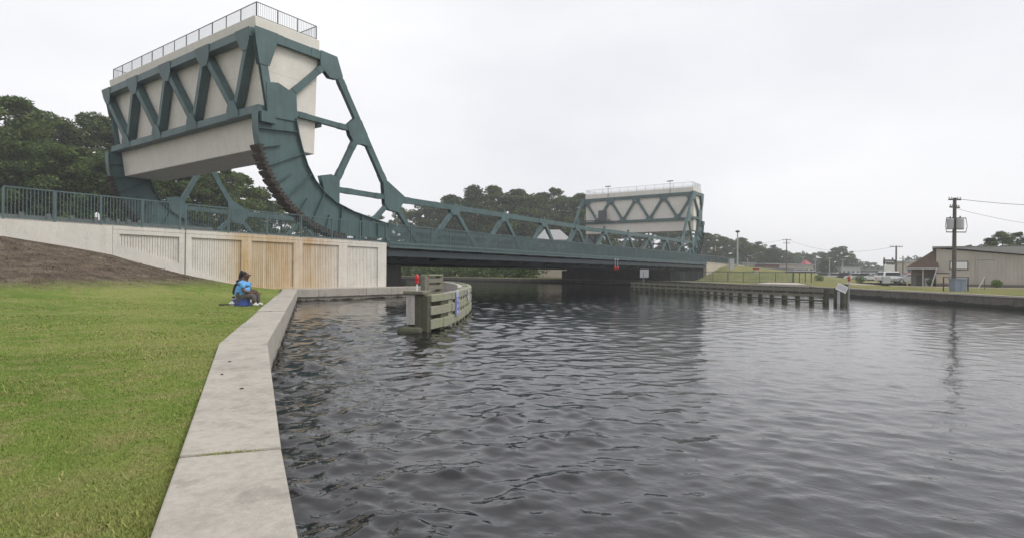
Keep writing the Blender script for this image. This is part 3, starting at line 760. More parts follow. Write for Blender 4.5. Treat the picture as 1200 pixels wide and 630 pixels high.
# ------------------------------------------------------------------ near abutment walls
def ribbed(parent, poly, mat, ribw=.115, y=30.0):
    """recessed panel: back sheet plus upright ribs cut to the panel outline"""
    xs = [p[0] for p in poly]; x0, x1 = min(xs), max(xs)
    def lim(x):
        zs = []
        for (a, b) in zip(poly, poly[1:] + poly[:1]):
            if (a[0] - x) * (b[0] - x) <= 0 and a[0] != b[0]: zs.append(a[1] + (b[1] - a[1]) * (x - a[0]) / (b[0] - a[0]))
        return (min(zs), max(zs)) if zs else None
    g = G(); n = int((x1 - x0) / ribw)
    rp_ = random.Random(int(x0 * 7))
    for i in range(n):
        a = x0 + (x1 - x0) * (i + .08) / n; b = x0 + (x1 - x0) * (i + .92) / n
        la, lb_ = lim(a), lim(b)
        if not la or not lb_: continue
        g.prism([(a, la[0]), (b, lb_[0]), (b, lb_[1]), (a, la[1])], y + .085 + rp_.uniform(-.004, .004), y + .124)
    return g.make('ribbed_panel', mat, parent)
def frame_wall(e, s0, s1, zb0, zb1, top, panels, mat):
    """panels: list of (s0, s1, zbot0, zbot1, ztop); frame pieces stand proud of the core"""
    G().prism([(s0, -.4), (s1, -.4), (s1, top - .008), (s0, top - .008)], 30.125, 30.6).make('wall_core', mat, e)
    ptop = panels[0][4]
    G().box(s0, s1, 30.0, 30.122, ptop, top - .16).make('top_band', mat, e)
    G().box(s0 - .0, s1 + .0, 29.99, 30.6, top - .157, top).make('coping', mat, e, bevel=.01)
    edges = [s0] + [x for p in panels for x in (p[0], p[1])] + [s1]
    for i in range(0, len(edges), 2):
        if edges[i + 1] - edges[i] > .02: G().box(edges[i], edges[i + 1], 30.002, 30.122, -.4, ptop - .003).make('pilaster', mat, e)
    for a, b, za, zb, zt in panels:
        G().prism([(a + .002, -.4), (b - .002, -.4), (b - .002, zb), (a + .002, za)], 30.004, 30.122).make('bottom_band', mat, e)
        ribbed(e, [(a, za), (b, zb), (b, zt), (a, zt)], mat)
wing = thing('wing_wall', (11, 30.2, .6), 'plain pale wing wall rising from the brown berm at the left of the joint', 'retaining wall')
G().box(-60, 10.82, 30.0, 30.6, -.4, DECK).make('wall_core', WINGC, wing)
frame_wall(wing, 10.835, 13.97, 2.6, 1.8, DECK, [(11.1, 13.71, 2.80, 2.02, 3.30)], WINGC)
abut = thing('abutment_wall', (20.5, 30.2, .6), 'abutment wall with four ribbed panels and rust stains beside the water', 'retaining wall')
frame_wall(abut, 14.03, 27.27, .6, .6, DECK, [(14.29, 16.92, 1.73, .86, 3.31), (17.51, 20.09, .76, .76, 3.31), (20.72, 23.3, .69, .69, 3.31), (23.96, 26.52, .69, .69, 3.31)], WALLC)
G().box(27.05, 27.265, 30.61, 33.0, -.4, DECK - .01).make('end_return', WALLC, abut)

rl1 = thing('wall_railing', (10.5, 30.25, DECK), 'green picket railing on the wing wall left of the joint', 'railing', 'railings on the near wall')
railing(rl1, [(7.05, 30.28), (13.86, 30.28)], DECK, 1.37, TEAL2, 1.72, .125, single=True, post_w=.075, pick_w=.024, rail_w=.055, rails=(.09, 1.0))
rl2 = thing('wall_railing', (20.5, 30.25, DECK), 'green picket railing on the abutment wall above the ribbed panels', 'railing', 'railings on the near wall')
railing(rl2, [(14.14, 30.28), (27.4, 30.28)], DECK, 1.37, TEAL2, 2.05, .125, single=True, post_w=.075, pick_w=.02, rail_w=.055, rails=(.09, 1.0))
# low guard rail behind the railing
MGREY = mat_emit_free('weathered_galvanised_steel', (0.15, 0.16, 0.165), 0.5)
gr = thing('guard_rail', (9, 31.2, DECK), 'low grey steel guard rail with short posts behind the left railing', 'guard rail')
g = G()
for s0 in (-8.0, 4.0):
    G().prism([(0, 0)] * 0 or [(s0, 3.78), (s0 + 11.98, 3.78), (s0 + 11.98, 3.95), (s0, 3.95)], 31.15, 31.2).make('beam', MGREY, gr)
for s in (5.6, 7.85, 8.78, 9.65, 10.55, 11.0, 11.45, 11.9, 12.4): G().box(s - .07, s + .07, 31.05, 31.145, 3.77, 4.06).make('post', MGREY, gr)
wp = thing('marker_post', (10.75, 31.6, DECK), 'small tapered white marker post behind the left railing', 'marker post')
G().lathe((10.75, 31.6, DECK + .12), [(.13, 0), (.13, .1), (.115, .12), (.10, .45), (.085, .5), (.03, .56)], 10).make('post', WHITE, wp, smooth=True)
G().lathe((10.75, 31.6, DECK + .12), [(.2, 0), (.2, .04)], 10).make('base', DGREY, wp)

# ------------------------------------------------------------------ near timber fender
def smooth_path(pts, n):
    pts = np.array(pts, float); d = np.r_[0, np.cumsum(np.linalg.norm(np.diff(pts, axis=0), axis=1))]
    # Catmull-Rom through the points, resampled evenly
    P = np.vstack([2 * pts[0] - pts[1], pts, 2 * pts[-1] - pts[-2]]); out_ = []
    for i in range(1, len(P) - 2):
        for u in np.linspace(0, 1, 24, endpoint=False):
            a, b, c_, d_ = P[i - 1], P[i], P[i + 1], P[i + 2]
            out_.append(.5 * ((2 * b) + (-a + c_) * u + (2 * a - 5 * b + 4 * c_ - d_) * u ** 2 + (-a + 3 * b - 3 * c_ + d_) * u ** 3))
    out_.append(pts[-1]); out_ = np.array(out_)
    l = np.r_[0, np.cumsum(np.linalg.norm(np.diff(out_, axis=0), axis=1))]
    q = np.linspace(0, l[-1], n)
    return [(float(np.interp(k, l, out_[:, 0])), float(np.interp(k, l, out_[:, 1]))) for k in q]
fpts = [at(498, 16.3), at(517, 17.6), at(530, 19.4), at(540.5, 22.2), at(547.5, 26), at(544, 31), at(534, 36), at(520, 42)]
fen = thing('timber_fender', (*fpts[3], 0), 'curved green weathered timber fender with blue signs standing in the water', 'timber fender')
NP = 27; fp_ = smooth_path(fpts, NP)
def nrm(i):
    a, b = fp_[max(0, i - 1)], fp_[min(NP - 1, i + 1)]; d = Vector((b[0] - a[0], b[1] - a[1])).normalized(); return Vector((d.y, -d.x))   # towards the channel
rf = random.Random(2)
rows = [(.85, 1.07), (.47, .72), (.07, .34)]
for (z0, z1) in rows:
    for i in range(NP - 1):
        if i % 3 == 0 or True:
            n0, n1 = nrm(i), nrm(i + 1); j = rf.uniform(-.012, .012); a, b = Vector(fp_[i]), Vector(fp_[i + 1])
            d = (b - a).normalized() * .006; a = a + d; b = b - d
            o = [a + n0 * .02, b + n1 * .02, b + n1 * (.20 + j), a + n0 * (.20 + j)]
            G().prismz([(p.x, p.y) for p in o], z0 + rf.uniform(-.012, .012), z1 + rf.uniform(-.012, .012)).make('wale', TIMB, fen, bevel=.012)
for i in range(NP):
    n = nrm(i); c_ = Vector(fp_[i]) + n * -.10
    a = math.atan2(n.y, n.x); g = G()
    d = Vector((-n.y, n.x))
    hw = (.20 if i % 2 else .30) if i > 1 else .15
    q = [c_ + d * hw + n * .25, c_ - d * hw + n * .25, c_ - d * hw - n * .13, c_ + d * hw - n * .13]
    g.prismz([(p.x, p.y) for p in q], -.8, 1.02 + rf.uniform(-.03, .03)).make('post', TIMB if i > 1 else TIMBD, fen, bevel=.012)
# pale concrete back wall inside the bend
for i in range(9, NP - 1):
    n0, n1 = nrm(i), nrm(i + 1); a, b = Vector(fp_[i]), Vector(fp_[i + 1])
    q = [a - n0 * .24, b - n1 * .24, b - n1 * .42, a - n0 * .42]
    G().prismz([(p.x, p.y) for p in q], -.5, 1.05).make('back_slab', WALLC if False else PLINTH, fen)
# nose: concrete slab, dark cap and stained footing
n = nrm(0); p0 = Vector(fp_[0]); d = Vector((-n.y, n.x)); 
if d.dot(Vector(fp_[1]) - p0) > 0: d = -d        # d points towards the viewer
c0 = p0 - n * .30 + d * .10
def rect(c, hx, hy): return [(p.x, p.y) for p in (c + n * hx + d * hy, c - n * hx + d * hy, c - n * hx - d * hy, c + n * hx - d * hy)]
G().prismz(rect(c0 - n * .05, .13, .10), .22, 1.06).make('nose_slab', PLINTH, fen, bevel=.015)
G().prismz(rect(c0 + n * .16 - d * .06, .10, .14), -.6, 1.06).make('nose_pile', TIMBD, fen, bevel=.02)
G().prismz(rect(c0 - n * .10 - d * .28, .14, .12), -.6, 1.05).make('nose_pile', TIMBD, fen, bevel=.02)
G().prismz(rect(c0 + n * .06 - d * .08, .30, .26), 1.085, 1.17).make('cap_timber', TIMBG, fen, bevel=.015)
G().prismz(rect(c0 - n * .03 - d * .05, .36, .34), -.8, .16).make('footing', TIMBD, fen, bevel=.1)
lt = thing('navigation_light', (*(c0 + n * .06 - d * .1), 1.17), 'red navigation light on a short white post at the fender nose', 'navigation light')
pl_ = c0 + n * .06 - d * .1
G().tube([(pl_.x, pl_.y, 1.17), (pl_.x, pl_.y, 1.36)], .022, 8).make('post', WHITE, lt)
G().lathe((pl_.x, pl_.y, 1.36), [(.04, 0), (.055, .02), (.055, .05), (.045, .06), (.06, .1), (.065, .18), (.045, .25), (.01, .27)], 12).make('lens', RED, lt, smooth=True)
# blue marker signs up the outer face
def sign_on(i, k, cols, z0, name, label):
    a = Vector(fp_[i]) * (1 - k) + Vector(fp_[i + 1]) * k; n_ = nrm(i); d_ = Vector((-n_.y, n_.x)); c_ = a + n_ * .235
    t = thing(name, (c_.x, c_.y, .5), label, 'sign')
    m3 = lambda u, o, z: (c_.x + d_.x * u + n_.x * o, c_.y + d_.y * u + n_.y * o, z)
    def plate(u0, u1, o0, o1, z0_, z1_, mat, nm):
        v = [m3(u, o, z) for z in (z0_, z1_) for o in (o0, o1) for u in (u0, u1)]
        return G().add(v, [(0, 1, 3, 2), (4, 5, 7, 6), (0, 1, 5, 4), (2, 3, 7, 6), (0, 2, 6, 4), (1, 3, 7, 5)]).make(nm, mat, t)
    plate(-.19, .19, 0, .012, z0 - .01, z0 + .20 * len(cols) + .01, WHITE, 'backing')
    for q, m in enumerate(cols):
        zz = z0 + q * .20
        plate(-.178, .178, .0135, .022, zz + .006, zz + .194, m, 'square')
        if q < 3:
            plate(-.09, .09, .0235, .027, zz + .05, zz + .15, WHITE, 'digit'); plate(-.035, .035, .0285, .031, zz + .075, zz + .125, m, 'digit_counter')
    return t
PBLUE = mat_emit_free('faded_blue_sign', (0.42, 0.46, 0.66), 0.5)
sign_on(2, .75, [BLUE, BLUE, BLUE, PBLUE], .30, 'depth_sign', 'column of four blue squares on the timber fender face')
sign_on(6, .5, [PBLUE, PBLUE], .62, 'faded_sign', 'small faded pale blue sign on the fender near its bend')
# timber crib behind the fender, seen over its near rail
cb = thing('timber_crib', (*at(505, 27), 0), 'dark grey timber crib with three boards behind the curved fender', 'timber fender')
a, b = Vector(at(498, 27)), Vector(at(515, 28.5))
for k in (0, 1): p = a + (b - a) * k; G().box(p.x - .14, p.x + .14, p.y - .14, p.y + .14, -.6, 1.52).make('post', TIMBG, cb, bevel=.015)
for z in (.55, .88, 1.2):
    G().beam((a.x, a.y, z + .1), (b.x, b.y, z + .1), .2, .34, (0, 0, 1)).make('board', TIMBG, cb)
G().beam((a.x, a.y, 1.56), (b.x, b.y, 1.56), .07, .4, (0, 0, 1)).make('cap_board', TIMB, cb)

# ------------------------------------------------------------------ far timber fender
fw = [at(742, 60), at(795, 52), at(870, 43.2), at(968, 37.0)]
ff = thing('timber_fender', (*fw[2], 0), 'long dark timber fender with open rails along the far side of the channel', 'timber fender')
fs = smooth_path(fw, 25)
for i, p in enumerate(fs):
    G().tube([(p[0], p[1], -.8), (p[0], p[1], .86 + .05 * (i % 3))], .19 if i % 3 == 0 else .16, 9).make('pile', TIMBD, ff)
for i in range(24):
    a, b = fs[i], fs[i + 1]
    for z0, z1, m in ((.66, .85, TIMBG), (.35, .50, TIMBG), (.04, .15, TIMBD)):
        dd = Vector((b[0] - a[0], b[1] - a[1])).normalized(); n_ = Vector((dd.y, -dd.x)) * .24
        G().beam((a[0] + n_.x, a[1] + n_.y, (z0 + z1) / 2), (b[0] + n_.x - dd.x * .015, b[1] + n_.y - dd.y * .015, (z0 + z1) / 2), z1 - z0, .14, (0, 0, 1)).make('wale', m, ff)
# end cluster with tilted sign and light
ex, ey = at(987, 36.2)
dl_ = thing('pile_cluster', (ex, ey, 0), 'cluster of three dark piles at the open end of the far fender', 'piles')
for dx, dy, r_, h_ in ((0, 0, .2, 1.05), (.34, -.1, .2, 1.18), (.2, .32, .18, .95)): G().tube([(ex + dx, ey + dy, -.8), (ex + dx, ey + dy, h_)], r_, 10).make('pile', TIMBD, dl_)
px_, py_ = at(983, 35.8)
sg = thing('tilted_sign', (px_, py_, 0), 'tilted white notice board on the end of the far fender', 'sign')
G().box(px_ - .07, px_ + .07, py_ - .07, py_ + .07, -.6, .75).make('post', PALERAIL, sg)
RV = Vector((SY, -CY, 0)); FV = Vector((CY, SY, 0)); cs = Vector((px_, py_, 0)) - FV * .12 + RV * .12
ca_, sa_ = math.cos(R(-24)), math.sin(R(-24))
def sp_(u, v, o): return tuple(cs + RV * (u * ca_ - v * sa_) + Vector((0, 0, .95 + u * sa_ + v * ca_)) - FV * o)
def splate(u0, u1, v0, v1, o0, o1, m, nm):
    v = [sp_(u, vv, o) for vv in (v0, v1) for o in (o0, o1) for u in (u0, u1)]
    G().add(v, [(0, 1, 3, 2), (4, 5, 7, 6), (0, 1, 5, 4), (2, 3, 7, 6), (0, 2, 6, 4), (1, 3, 7, 5)]).make(nm, m, sg)
splate(-.34, .34, -.22, .22, 0, .03, WHITE, 'board')
for v0 in (.09, .0, -.09): splate(-.28, .28, v0, v0 + .035, .031, .034, LGREY, 'text_line')
lx, ly = at(995, 36.3)
l2 = thing('navigation_light', (lx, ly, 0), 'red lantern on a slim white pole at the far fender end', 'navigation light')
G().tube([(lx, ly, -.5), (lx, ly, 1.38)], .03, 8).make('pole', PALERAIL, l2)
G().lathe((lx, ly, 1.38), [(.05, 0), (.08, .02), (.08, .1), (.07, .12), (.085, .2), (.07, .3), (.02, .33)], 10).make('lens', mat_emit_free('orange_red_lens', (.42, .06, .02)), l2, smooth=True)
# pale clearance board near the far pier
bx_, by_ = at(755, 63)
bs = thing('clearance_board', (bx_, by_, 0), 'pale grey board on a post in the dark under the far leaf', 'sign')
G().box(bx_ - .1, bx_ + .1, by_ + .03, by_ + .2, -.6, 1.9).make('post', TIMBD, bs)
v = [tuple(Vector((bx_, by_, 0)) + RV * u - FV * o + Vector((0, 0, z))) for z in (1.32, 2.2) for o in (0, .04) for u in (-.48, .48)]
G().add(v, [(0, 1, 3, 2), (4, 5, 7, 6), (0, 1, 5, 4), (2, 3, 7, 6), (0, 2, 6, 4), (1, 3, 7, 5)]).make('board', LGREY, bs)

# ------------------------------------------------------------------ far bank: bulkhead, riprap, railing, abutment
bh = thing('bulkhead', (55, 4.5, 0), 'low dark concrete bulkhead along the far bank', 'bulkhead')
for (a, b) in zip(BANK[:9], BANK[1:10]):
    dd = Vector((b[0] - a[0], b[1] - a[1])); Ln = dd.length; dd /= Ln; n_ = Vector((-dd.y, dd.x)) 
    kk = max(1, round(Ln / 4.0))
    for i in range(kk):
        p = Vector(a) + dd * (Ln * i / kk); q = Vector(a) + dd * (Ln * (i + 1) / kk - .02)
        G().prismz([(p.x, p.y), (q.x, q.y), (q.x + n_.x * .35, q.y + n_.y * .35), (p.x + n_.x * .35, p.y + n_.y * .35)], -1.2, .60).make('bulkhead_block', BULKC, bh)
        G().prismz([(p.x - n_.x * .05, p.y - n_.y * .05), (q.x - n_.x * .05, q.y - n_.y * .05), (q.x + n_.x * .4, q.y + n_.y * .4), (p.x + n_.x * .4, p.y + n_.y * .4)], .602, .70).make('bulkhead_coping', SLABC, bh)
rr_ = random.Random(9); g = G()
for (a, b) in zip(BANK[:4], BANK[1:5]):
    dd = Vector((b[0] - a[0], b[1] - a[1])); Ln = dd.length; dd /= Ln; n_ = Vector((-dd.y, dd.x))
    for i in range(int(Ln * 11)):
        p = Vector(a) + dd * rr_.uniform(0, Ln) + n_ * rr_.uniform(-.45, .1); r_ = rr_.uniform(.09, .21)
        k0 = len(g.v); g.ball((p.x, p.y, rr_.uniform(-.14, .24) * (1.3 - (p - Vector(a) - dd * (p - Vector(a)).dot(dd)).length)), (r_, r_ * rr_.uniform(.7, 1.2), r_ * .75), 6, 4)
        for j in range(k0, len(g.v)): v_ = g.v[j]; g.v[j] = (v_[0] + rr_.gauss(0, r_ * .14), v_[1] + rr_.gauss(0, r_ * .14), v_[2] + rr_.gauss(0, r_ * .12))
tag(g.make('riprap', ROCK), 'dark wet riprap stones at the foot of the far bank', 'rocks', kind='stuff')
fr_ = thing('bank_railing', (86, 22, GZ), 'green picket railing along the far bank in front of the grass slope', 'railing')
railing(fr_, [(86.3, 31.5), (86.3, 14.4)], GZ, 1.5, TEAL2, 2.1, .16, post_w=.09, pick_w=.028, rail_w=.07, rails=(.08, 1.0))
fa = thing('far_abutment_wall', (103, 30.2, .6), 'pale tan abutment wall at the far end of the bridge', 'retaining wall')
G().prism([(99.4, -.4), (125, -.4), (125, 3.4), (99.4, DECK)], 30.0, 30.5).make('wall_core', FARC, fa)
G().prism([(99.4, DECK + .002), (125, 3.402), (125, 3.55), (99.4, DECK + .15)], 29.94, 30.56).make('coping', FARC, fa)
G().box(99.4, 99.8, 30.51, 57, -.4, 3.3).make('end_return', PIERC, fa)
r3 = thing('approach_railing', (112, 30.3, DECK), 'green picket railing on the far approach beyond the counterweight', 'railing')
railing(r3, [(99.5, 30.25), (124, 30.25)], DECK + .12, 1.2, TEAL2, 2.3, .2, post_w=.08, pick_w=.028, rail_w=.07, rails=(.08, 1.0))
rampm = thing('boat_ramp', (*at(905, 64), GZ), 'pale concrete wedge of a boat ramp behind the far fender', 'boat ramp')
a, b, c_, d_ = at(880, 62), at(952, 56), at(934, 70), at(900, 74)
G().add([(a[0], a[1], GZ + .05), (b[0], b[1], GZ + .05), (c_[0], c_[1], GZ + .16), (d_[0], d_[1], GZ + .14), (a[0], a[1], 0), (b[0], b[1], 0), (c_[0], c_[1], 0), (d_[0], d_[1], 0)],
        [(0, 1, 2, 3), (4, 5, 6, 7), (0, 1, 5, 4), (1, 2, 6, 5), (2, 3, 7, 6), (3, 0, 4, 7)]).make('slab', SLABC, rampm)
G().beam((a[0], a[1], GZ + .10), (b[0], b[1], GZ + .10), .08, .25, (0, 0, 1)).make('kerb', SLABC, rampm)

# ------------------------------------------------------------------ poles and wires
def up_pole(x, D, ytop, r, name, label, cat, arms=(), mat=POLEW, base=GZ):
    px, py = at(x, D); hz = 319.3 + (x - 600) * .0094
    top = EYE + (hz - ytop) * D / 675.7
    e = thing(name, (px, py, base), label, cat)
    G().tube([(px, py, base - .3), (px, py, top)], [r, r * .72], 10).make('pole', mat, e)
    for (y, w_, az) in arms:
        z = EYE + (hz - y) * D / 675.7; u = Vector((math.cos(az), math.sin(az), 0))
        G().beam(Vector((px, py, z)) - u * w_, Vector((px, py, z)) + u * w_, .1 * r / .15, .1 * r / .15, (0, 0, 1)).make('crossarm', mat, e)
        for k in (-.92, -.5, .5, .92):
            q = Vector((px, py, z + .05)) + u * w_ * k; G().tube([q, q + Vector((0, 0, .14 * r / .15))], .035 * r / .15, 6).make('insulator', LGREY, e)
    return e, px, py, top
AZR = YAW - math.pi / 2
tp, tx, ty, ttop = up_pole(1118, 43, 232, .155, 'utility_pole', 'tall wooden utility pole with transformers beside the beige building', 'utility pole', ((234, .45, AZR), (243, .55, AZR + .4)))
for k, (o, f_) in enumerate(((-.36, -.05), (.14, -.34), (.52, .1))):
    c_ = Vector((tx, ty, 0)) + RV * o + FV * f_
    t_ = G().lathe((c_.x, c_.y, ttop - 2.35), [(.2, 0), (.23, .03), (.23, .74), (.2, .78), (.05, .8)], 12).make('transformer', LGREY, tp, smooth=False)
    for s_ in (-.09, .09): G().tube([(c_.x + s_, c_.y, ttop - 1.56), (c_.x + s_, c_.y, ttop - 1.38)], .03, 6).make('bushing', DGREY, tp)
for z in (ttop - 1.5, ttop - 2.55): G().beam(Vector((tx, ty, z)) - RV * .6, Vector((tx, ty, z)) + RV * .85, .07, .07, (0, 0, 1)).make('transformer_bracket', DGREY, tp)
for o in (-.6, .85): G().tube([Vector((tx, ty, ttop - 1.5)) + RV * o, Vector((tx, ty, ttop - 2.1)) + RV * (o * 1.12), Vector((tx, ty, ttop - 2.55)) + RV * o], .02, 6).make('drop_cable', DGREY, tp)
def wire(a, b, sag, label, r=.02):
    a, b = Vector(a), Vector(b); pts = [a + (b - a) * k - Vector((0, 0, 4 * sag * k * (1 - k))) for k in np.linspace(0, 1, 13)]
    return tag(G().tube(pts, r, 5).make('power_line', DGREY), label, 'power line', 'overhead power lines')
E_ = at(1320, 46)
wire((tx, ty, ttop - .05), (*E_, ttop + .1), .35, 'upper power line running right from the transformer pole')
wire((tx + .2, ty, ttop - .75), (*E_, ttop - 2.0), .5, 'lower power line running right from the transformer pole', .012)
p2, x2, y2, z2 = up_pole(1050, 118, 288, .2, 'utility_pole', 'grey wooden utility pole behind the white vehicles', 'utility pole', ((289, 1.3, AZR),))
p3_, x3, y3, z3 = up_pole(921.5, 150, 280, .17, 'utility_pole', 'thin utility pole in front of the far tree line, right of the street light', 'utility pole', ((281, 1.2, AZR), (285, .9, AZR)))
wire((x3, y3, z3 - .1), (x2, y2, z2 - .1), 2.0, 'long power line from the tree line to the pole behind the vehicles', .022)
wire((x3, y3, z3 - .1), (*at(820, 170), z3 + .5), 1.2, 'power line passing behind the far counterweight', .022)
up_pole(1058, 128, 300, .14, 'utility_pole', 'shorter utility pole just right of the grey pole behind the vehicles', 'utility pole', ((303, .8, AZR),))
# street lights
def street_light(x, D, ytop, label, cat='street light', head=True, base=GZ, r=.09):
    e, px, py, top = up_pole(x, D, ytop, r, 'street_light', label, cat, (), LGREY, base)
    if head: G().ball((px, py, top + .1), (.42, .42, .24), 10, 6).make('lamp_head', DGREY, e, smooth=True)
    else: G().beam(Vector((px, py, top)) - RV * .75, Vector((px, py, top)) + RV * .75, .12, .28, (0, 0, 1)).make('lamp_head', LGREY, e)
    return e
street_light(864, 108, 272, 'tall pale street light pole right of the far counterweight', base=3.2, r=.16)
street_light(876, 120, 301, 'short thin pole on the grass slope right of the street light', base=2.0, r=.09)
street_light(972, 165, 302, 'car park light in front of the round dark trees', head=False, r=.13)
street_light(987.5, 150, 304, 'car park light at the right edge of the round dark trees', head=False, r=.13)
street_light(955.5, 175, 304, 'slim car park light right of the red roofed building', head=False, r=.1)
street_light(941, 180, 301, 'slim car park light left of the red roof', head=False, r=.1)

# ------------------------------------------------------------------ buildings
BEIGE = mat_basic('beige_metal_siding', (0.42, 0.39, 0.345), 0.75, 0.10, 0.8, 0.1)
BEIGE2 = mat_basic('pale_beige_panel', (0.50, 0.43, 0.33), 0.75, 0.08, 0.8, 0.1)
ROOFB = mat_basic('brown_shingle_roof', (0.12, 0.085, 0.065), 0.9, 0.25, 2.0, 0.4)
ROOFG = mat_basic('grey_roof_metal', (0.30, 0.30, 0.30), 0.7, 0.1, 1.0, 0.1)
BRICK = mat_basic('red_brown_brick', (0.22, 0.12, 0.09), 0.9, 0.2, 3.0, 0.3)
CREAM = mat_basic('cream_wall', (0.50, 0.45, 0.38), 0.85, 0.1, 1.0, 0.1)
REDP = mat_basic('red_roof_paint', (0.33, 0.04, 0.05), 0.6, 0.1, 1.0, 0.0)
bD = 62.0
ox, oy = at(1097, bD); wb = thing('metal_building', (ox, oy, GZ), 'long beige metal building with brown porch roof on the right bank', 'building')
u_ = (RV - FV * .735).normalized(); v_ = Vector((-u_.y, u_.x, 0))
if v_.dot(FV) < 0: v_ = -v_
def bp(a, b, z): q = Vector((ox, oy, 0)) + u_ * a + v_ * b; return (q.x, q.y, z)
def bbox(a0, a1, b0, b1, z0, z1, m, nm, z1b=None, par=None):
    z1b = z1 if z1b is None else z1b
    v = [bp(a0, b0, z0), bp(a1, b0, z0), bp(a1, b1, z0), bp(a0, b1, z0), bp(a0, b0, z1), bp(a1, b0, z1b), bp(a1, b1, z1b), bp(a0, b1, z1)]
    return G().add(v, [(0, 1, 2, 3), (4, 5, 6, 7), (0, 1, 5, 4), (1, 2, 6, 5), (2, 3, 7, 6), (3, 0, 4, 7)]).make(nm, m, par or wb)
hz_ = 324.0
bbox(0, 14, 0, 14, GZ, 4.70, BEIGE, 'wall', 3.10)
bbox(-.35, 14.4, -.4, 14.4, 4.745, 4.92, ROOFG, 'roof', 3.10)
for k in range(36):
    a = 2.9 + k * .31
    bbox(a, a + .05, -.035, -.002, GZ + .35, 4.5 - a * .114, BEIGE, 'siding_rib')
bbox(0.05, 1.1, -.06, -.003, GZ + .4, GZ + 1.35, BEIGE2, 'wall_panel'); bbox(0.0, 1.15, -.075, -.003, GZ + 1.37, GZ + 1.47, DGREY, 'panel_band')
bbox(1.15, 2.7, -.10, -.04, 2.45, 3.35, DGREY, 'sign_frame'); bbox(1.23, 2.62, -.13, -.102, 2.54, 3.26, WHITE, 'sign_face')
bbox(0, 14, -.10, -.037, GZ - .1, GZ + .3, BULKC, 'base_course')
bbox(3.3, 3.36, -.10, -.037, GZ + .3, 3.5, LGREY, 'conduit'); bbox(3.3, 4.9, -.10, -.037, 3.52, 3.58, LGREY, 'conduit')
# porch
bbox(-2.25, -.02, 1.2, 6, GZ, GZ + 2.0, mat_basic('porch_wall', (0.20, 0.175, 0.15), .9, .15), 'porch_wall')
v = [bp(-2.75, -.3, 2.62), bp(.25, -.3, 2.62), bp(.25, 6.2, 2.62), bp(-2.75, 6.2, 2.62), bp(-.35, .55, 4.45), bp(.0, .55, 4.45), bp(.0, 5.5, 4.45), bp(-.35, 5.5, 4.45)]
G().add(v, [(0, 1, 2, 3), (4, 5, 6, 7), (0, 1, 5, 4), (1, 2, 6, 5), (2, 3, 7, 6), (3, 0, 4, 7)]).make('porch_roof', ROOFB, wb)
bbox(-2.75, .25, -.36, -.303, 2.5, 2.64, LGREY, 'fascia')
for a in (-2.6, -1.2): bbox(a, a + .1, -.1, 0, GZ, 2.5, CREAM, 'porch_post')
G().beam(bp(-.4, -.6, GZ), bp(.05, -.35, 2.6), .09, .09, (0, 0, 1)).make('drain_pipe', LGREY, wb)
bbox(-1.75, -1.2, 1.1, 1.195, GZ, GZ + 1.2, DGREY, 'door'); bbox(-1.0, -.15, .4, .9, GZ, GZ + .9, LGREY, 'bin')
ub = thing('utility_cabinet', (*at(1122.5, 42.2), GZ), 'blue grey utility cabinet at the foot of the transformer pole', 'utility cabinet')
cx_, cy_ = at(1122.5, 42.2)
def cbx(u0, u1, f0, f1, z0, z1, m, nm, par):
    v = [tuple(Vector((cx_, cy_, z)) + RV * u + FV * f) for z in (z0, z1) for f in (f0, f1) for u in (u0, u1)]
    return G().add(v, [(0, 1, 3, 2), (4, 5, 7, 6), (0, 1, 5, 4), (2, 3, 7, 6), (0, 2, 6, 4), (1, 3, 7, 5)]).make(nm, m, par, bevel=.01)
BGREY = mat_emit_free('blue_grey_paint', (0.20, 0.24, 0.31), .5)
cbx(-.42, .42, -.3, .3, GZ, GZ + .86, BGREY, 'cabinet', ub); cbx(-.47, .47, -.34, .34, GZ + .862, GZ + .93, BGREY, 'lid', ub)
cbx(-.012, .012, -.312, -.302, GZ + .06, GZ + .82, DGREY, 'door_seam', ub)
mf = thing('meter_frame', (*at(1126, 42.6), GZ), 'open steel meter frame standing around the utility cabinet', 'steel frame')
for u in (-.72, 1.10): cbx(u, u + .07, .45, .52, GZ, GZ + .98, DGREY, 'post', mf)
cbx(-.72, 1.17, .44, .53, GZ + .982, GZ + 1.05, DGREY, 'rail', mf); cbx(.6, 1.0, .42, .5, GZ + .55, GZ + .95, LGREY, 'meter_box', mf)
lean = thing('leaning_pipe', (*at(1147, 50), GZ), 'thin pale pipe brace leaning right of the utility cabinet', 'pipe')
a, b = at(1146, 50), at(1154, 50); G().tube([(*a, GZ), (*b, GZ + 1.05)], .05, 8).make('pipe', CREAM, lean); G().tube([(b[0], b[1], GZ), (b[0], b[1], GZ + 1.0)], .03, 6).make('stake', DGREY, lean)

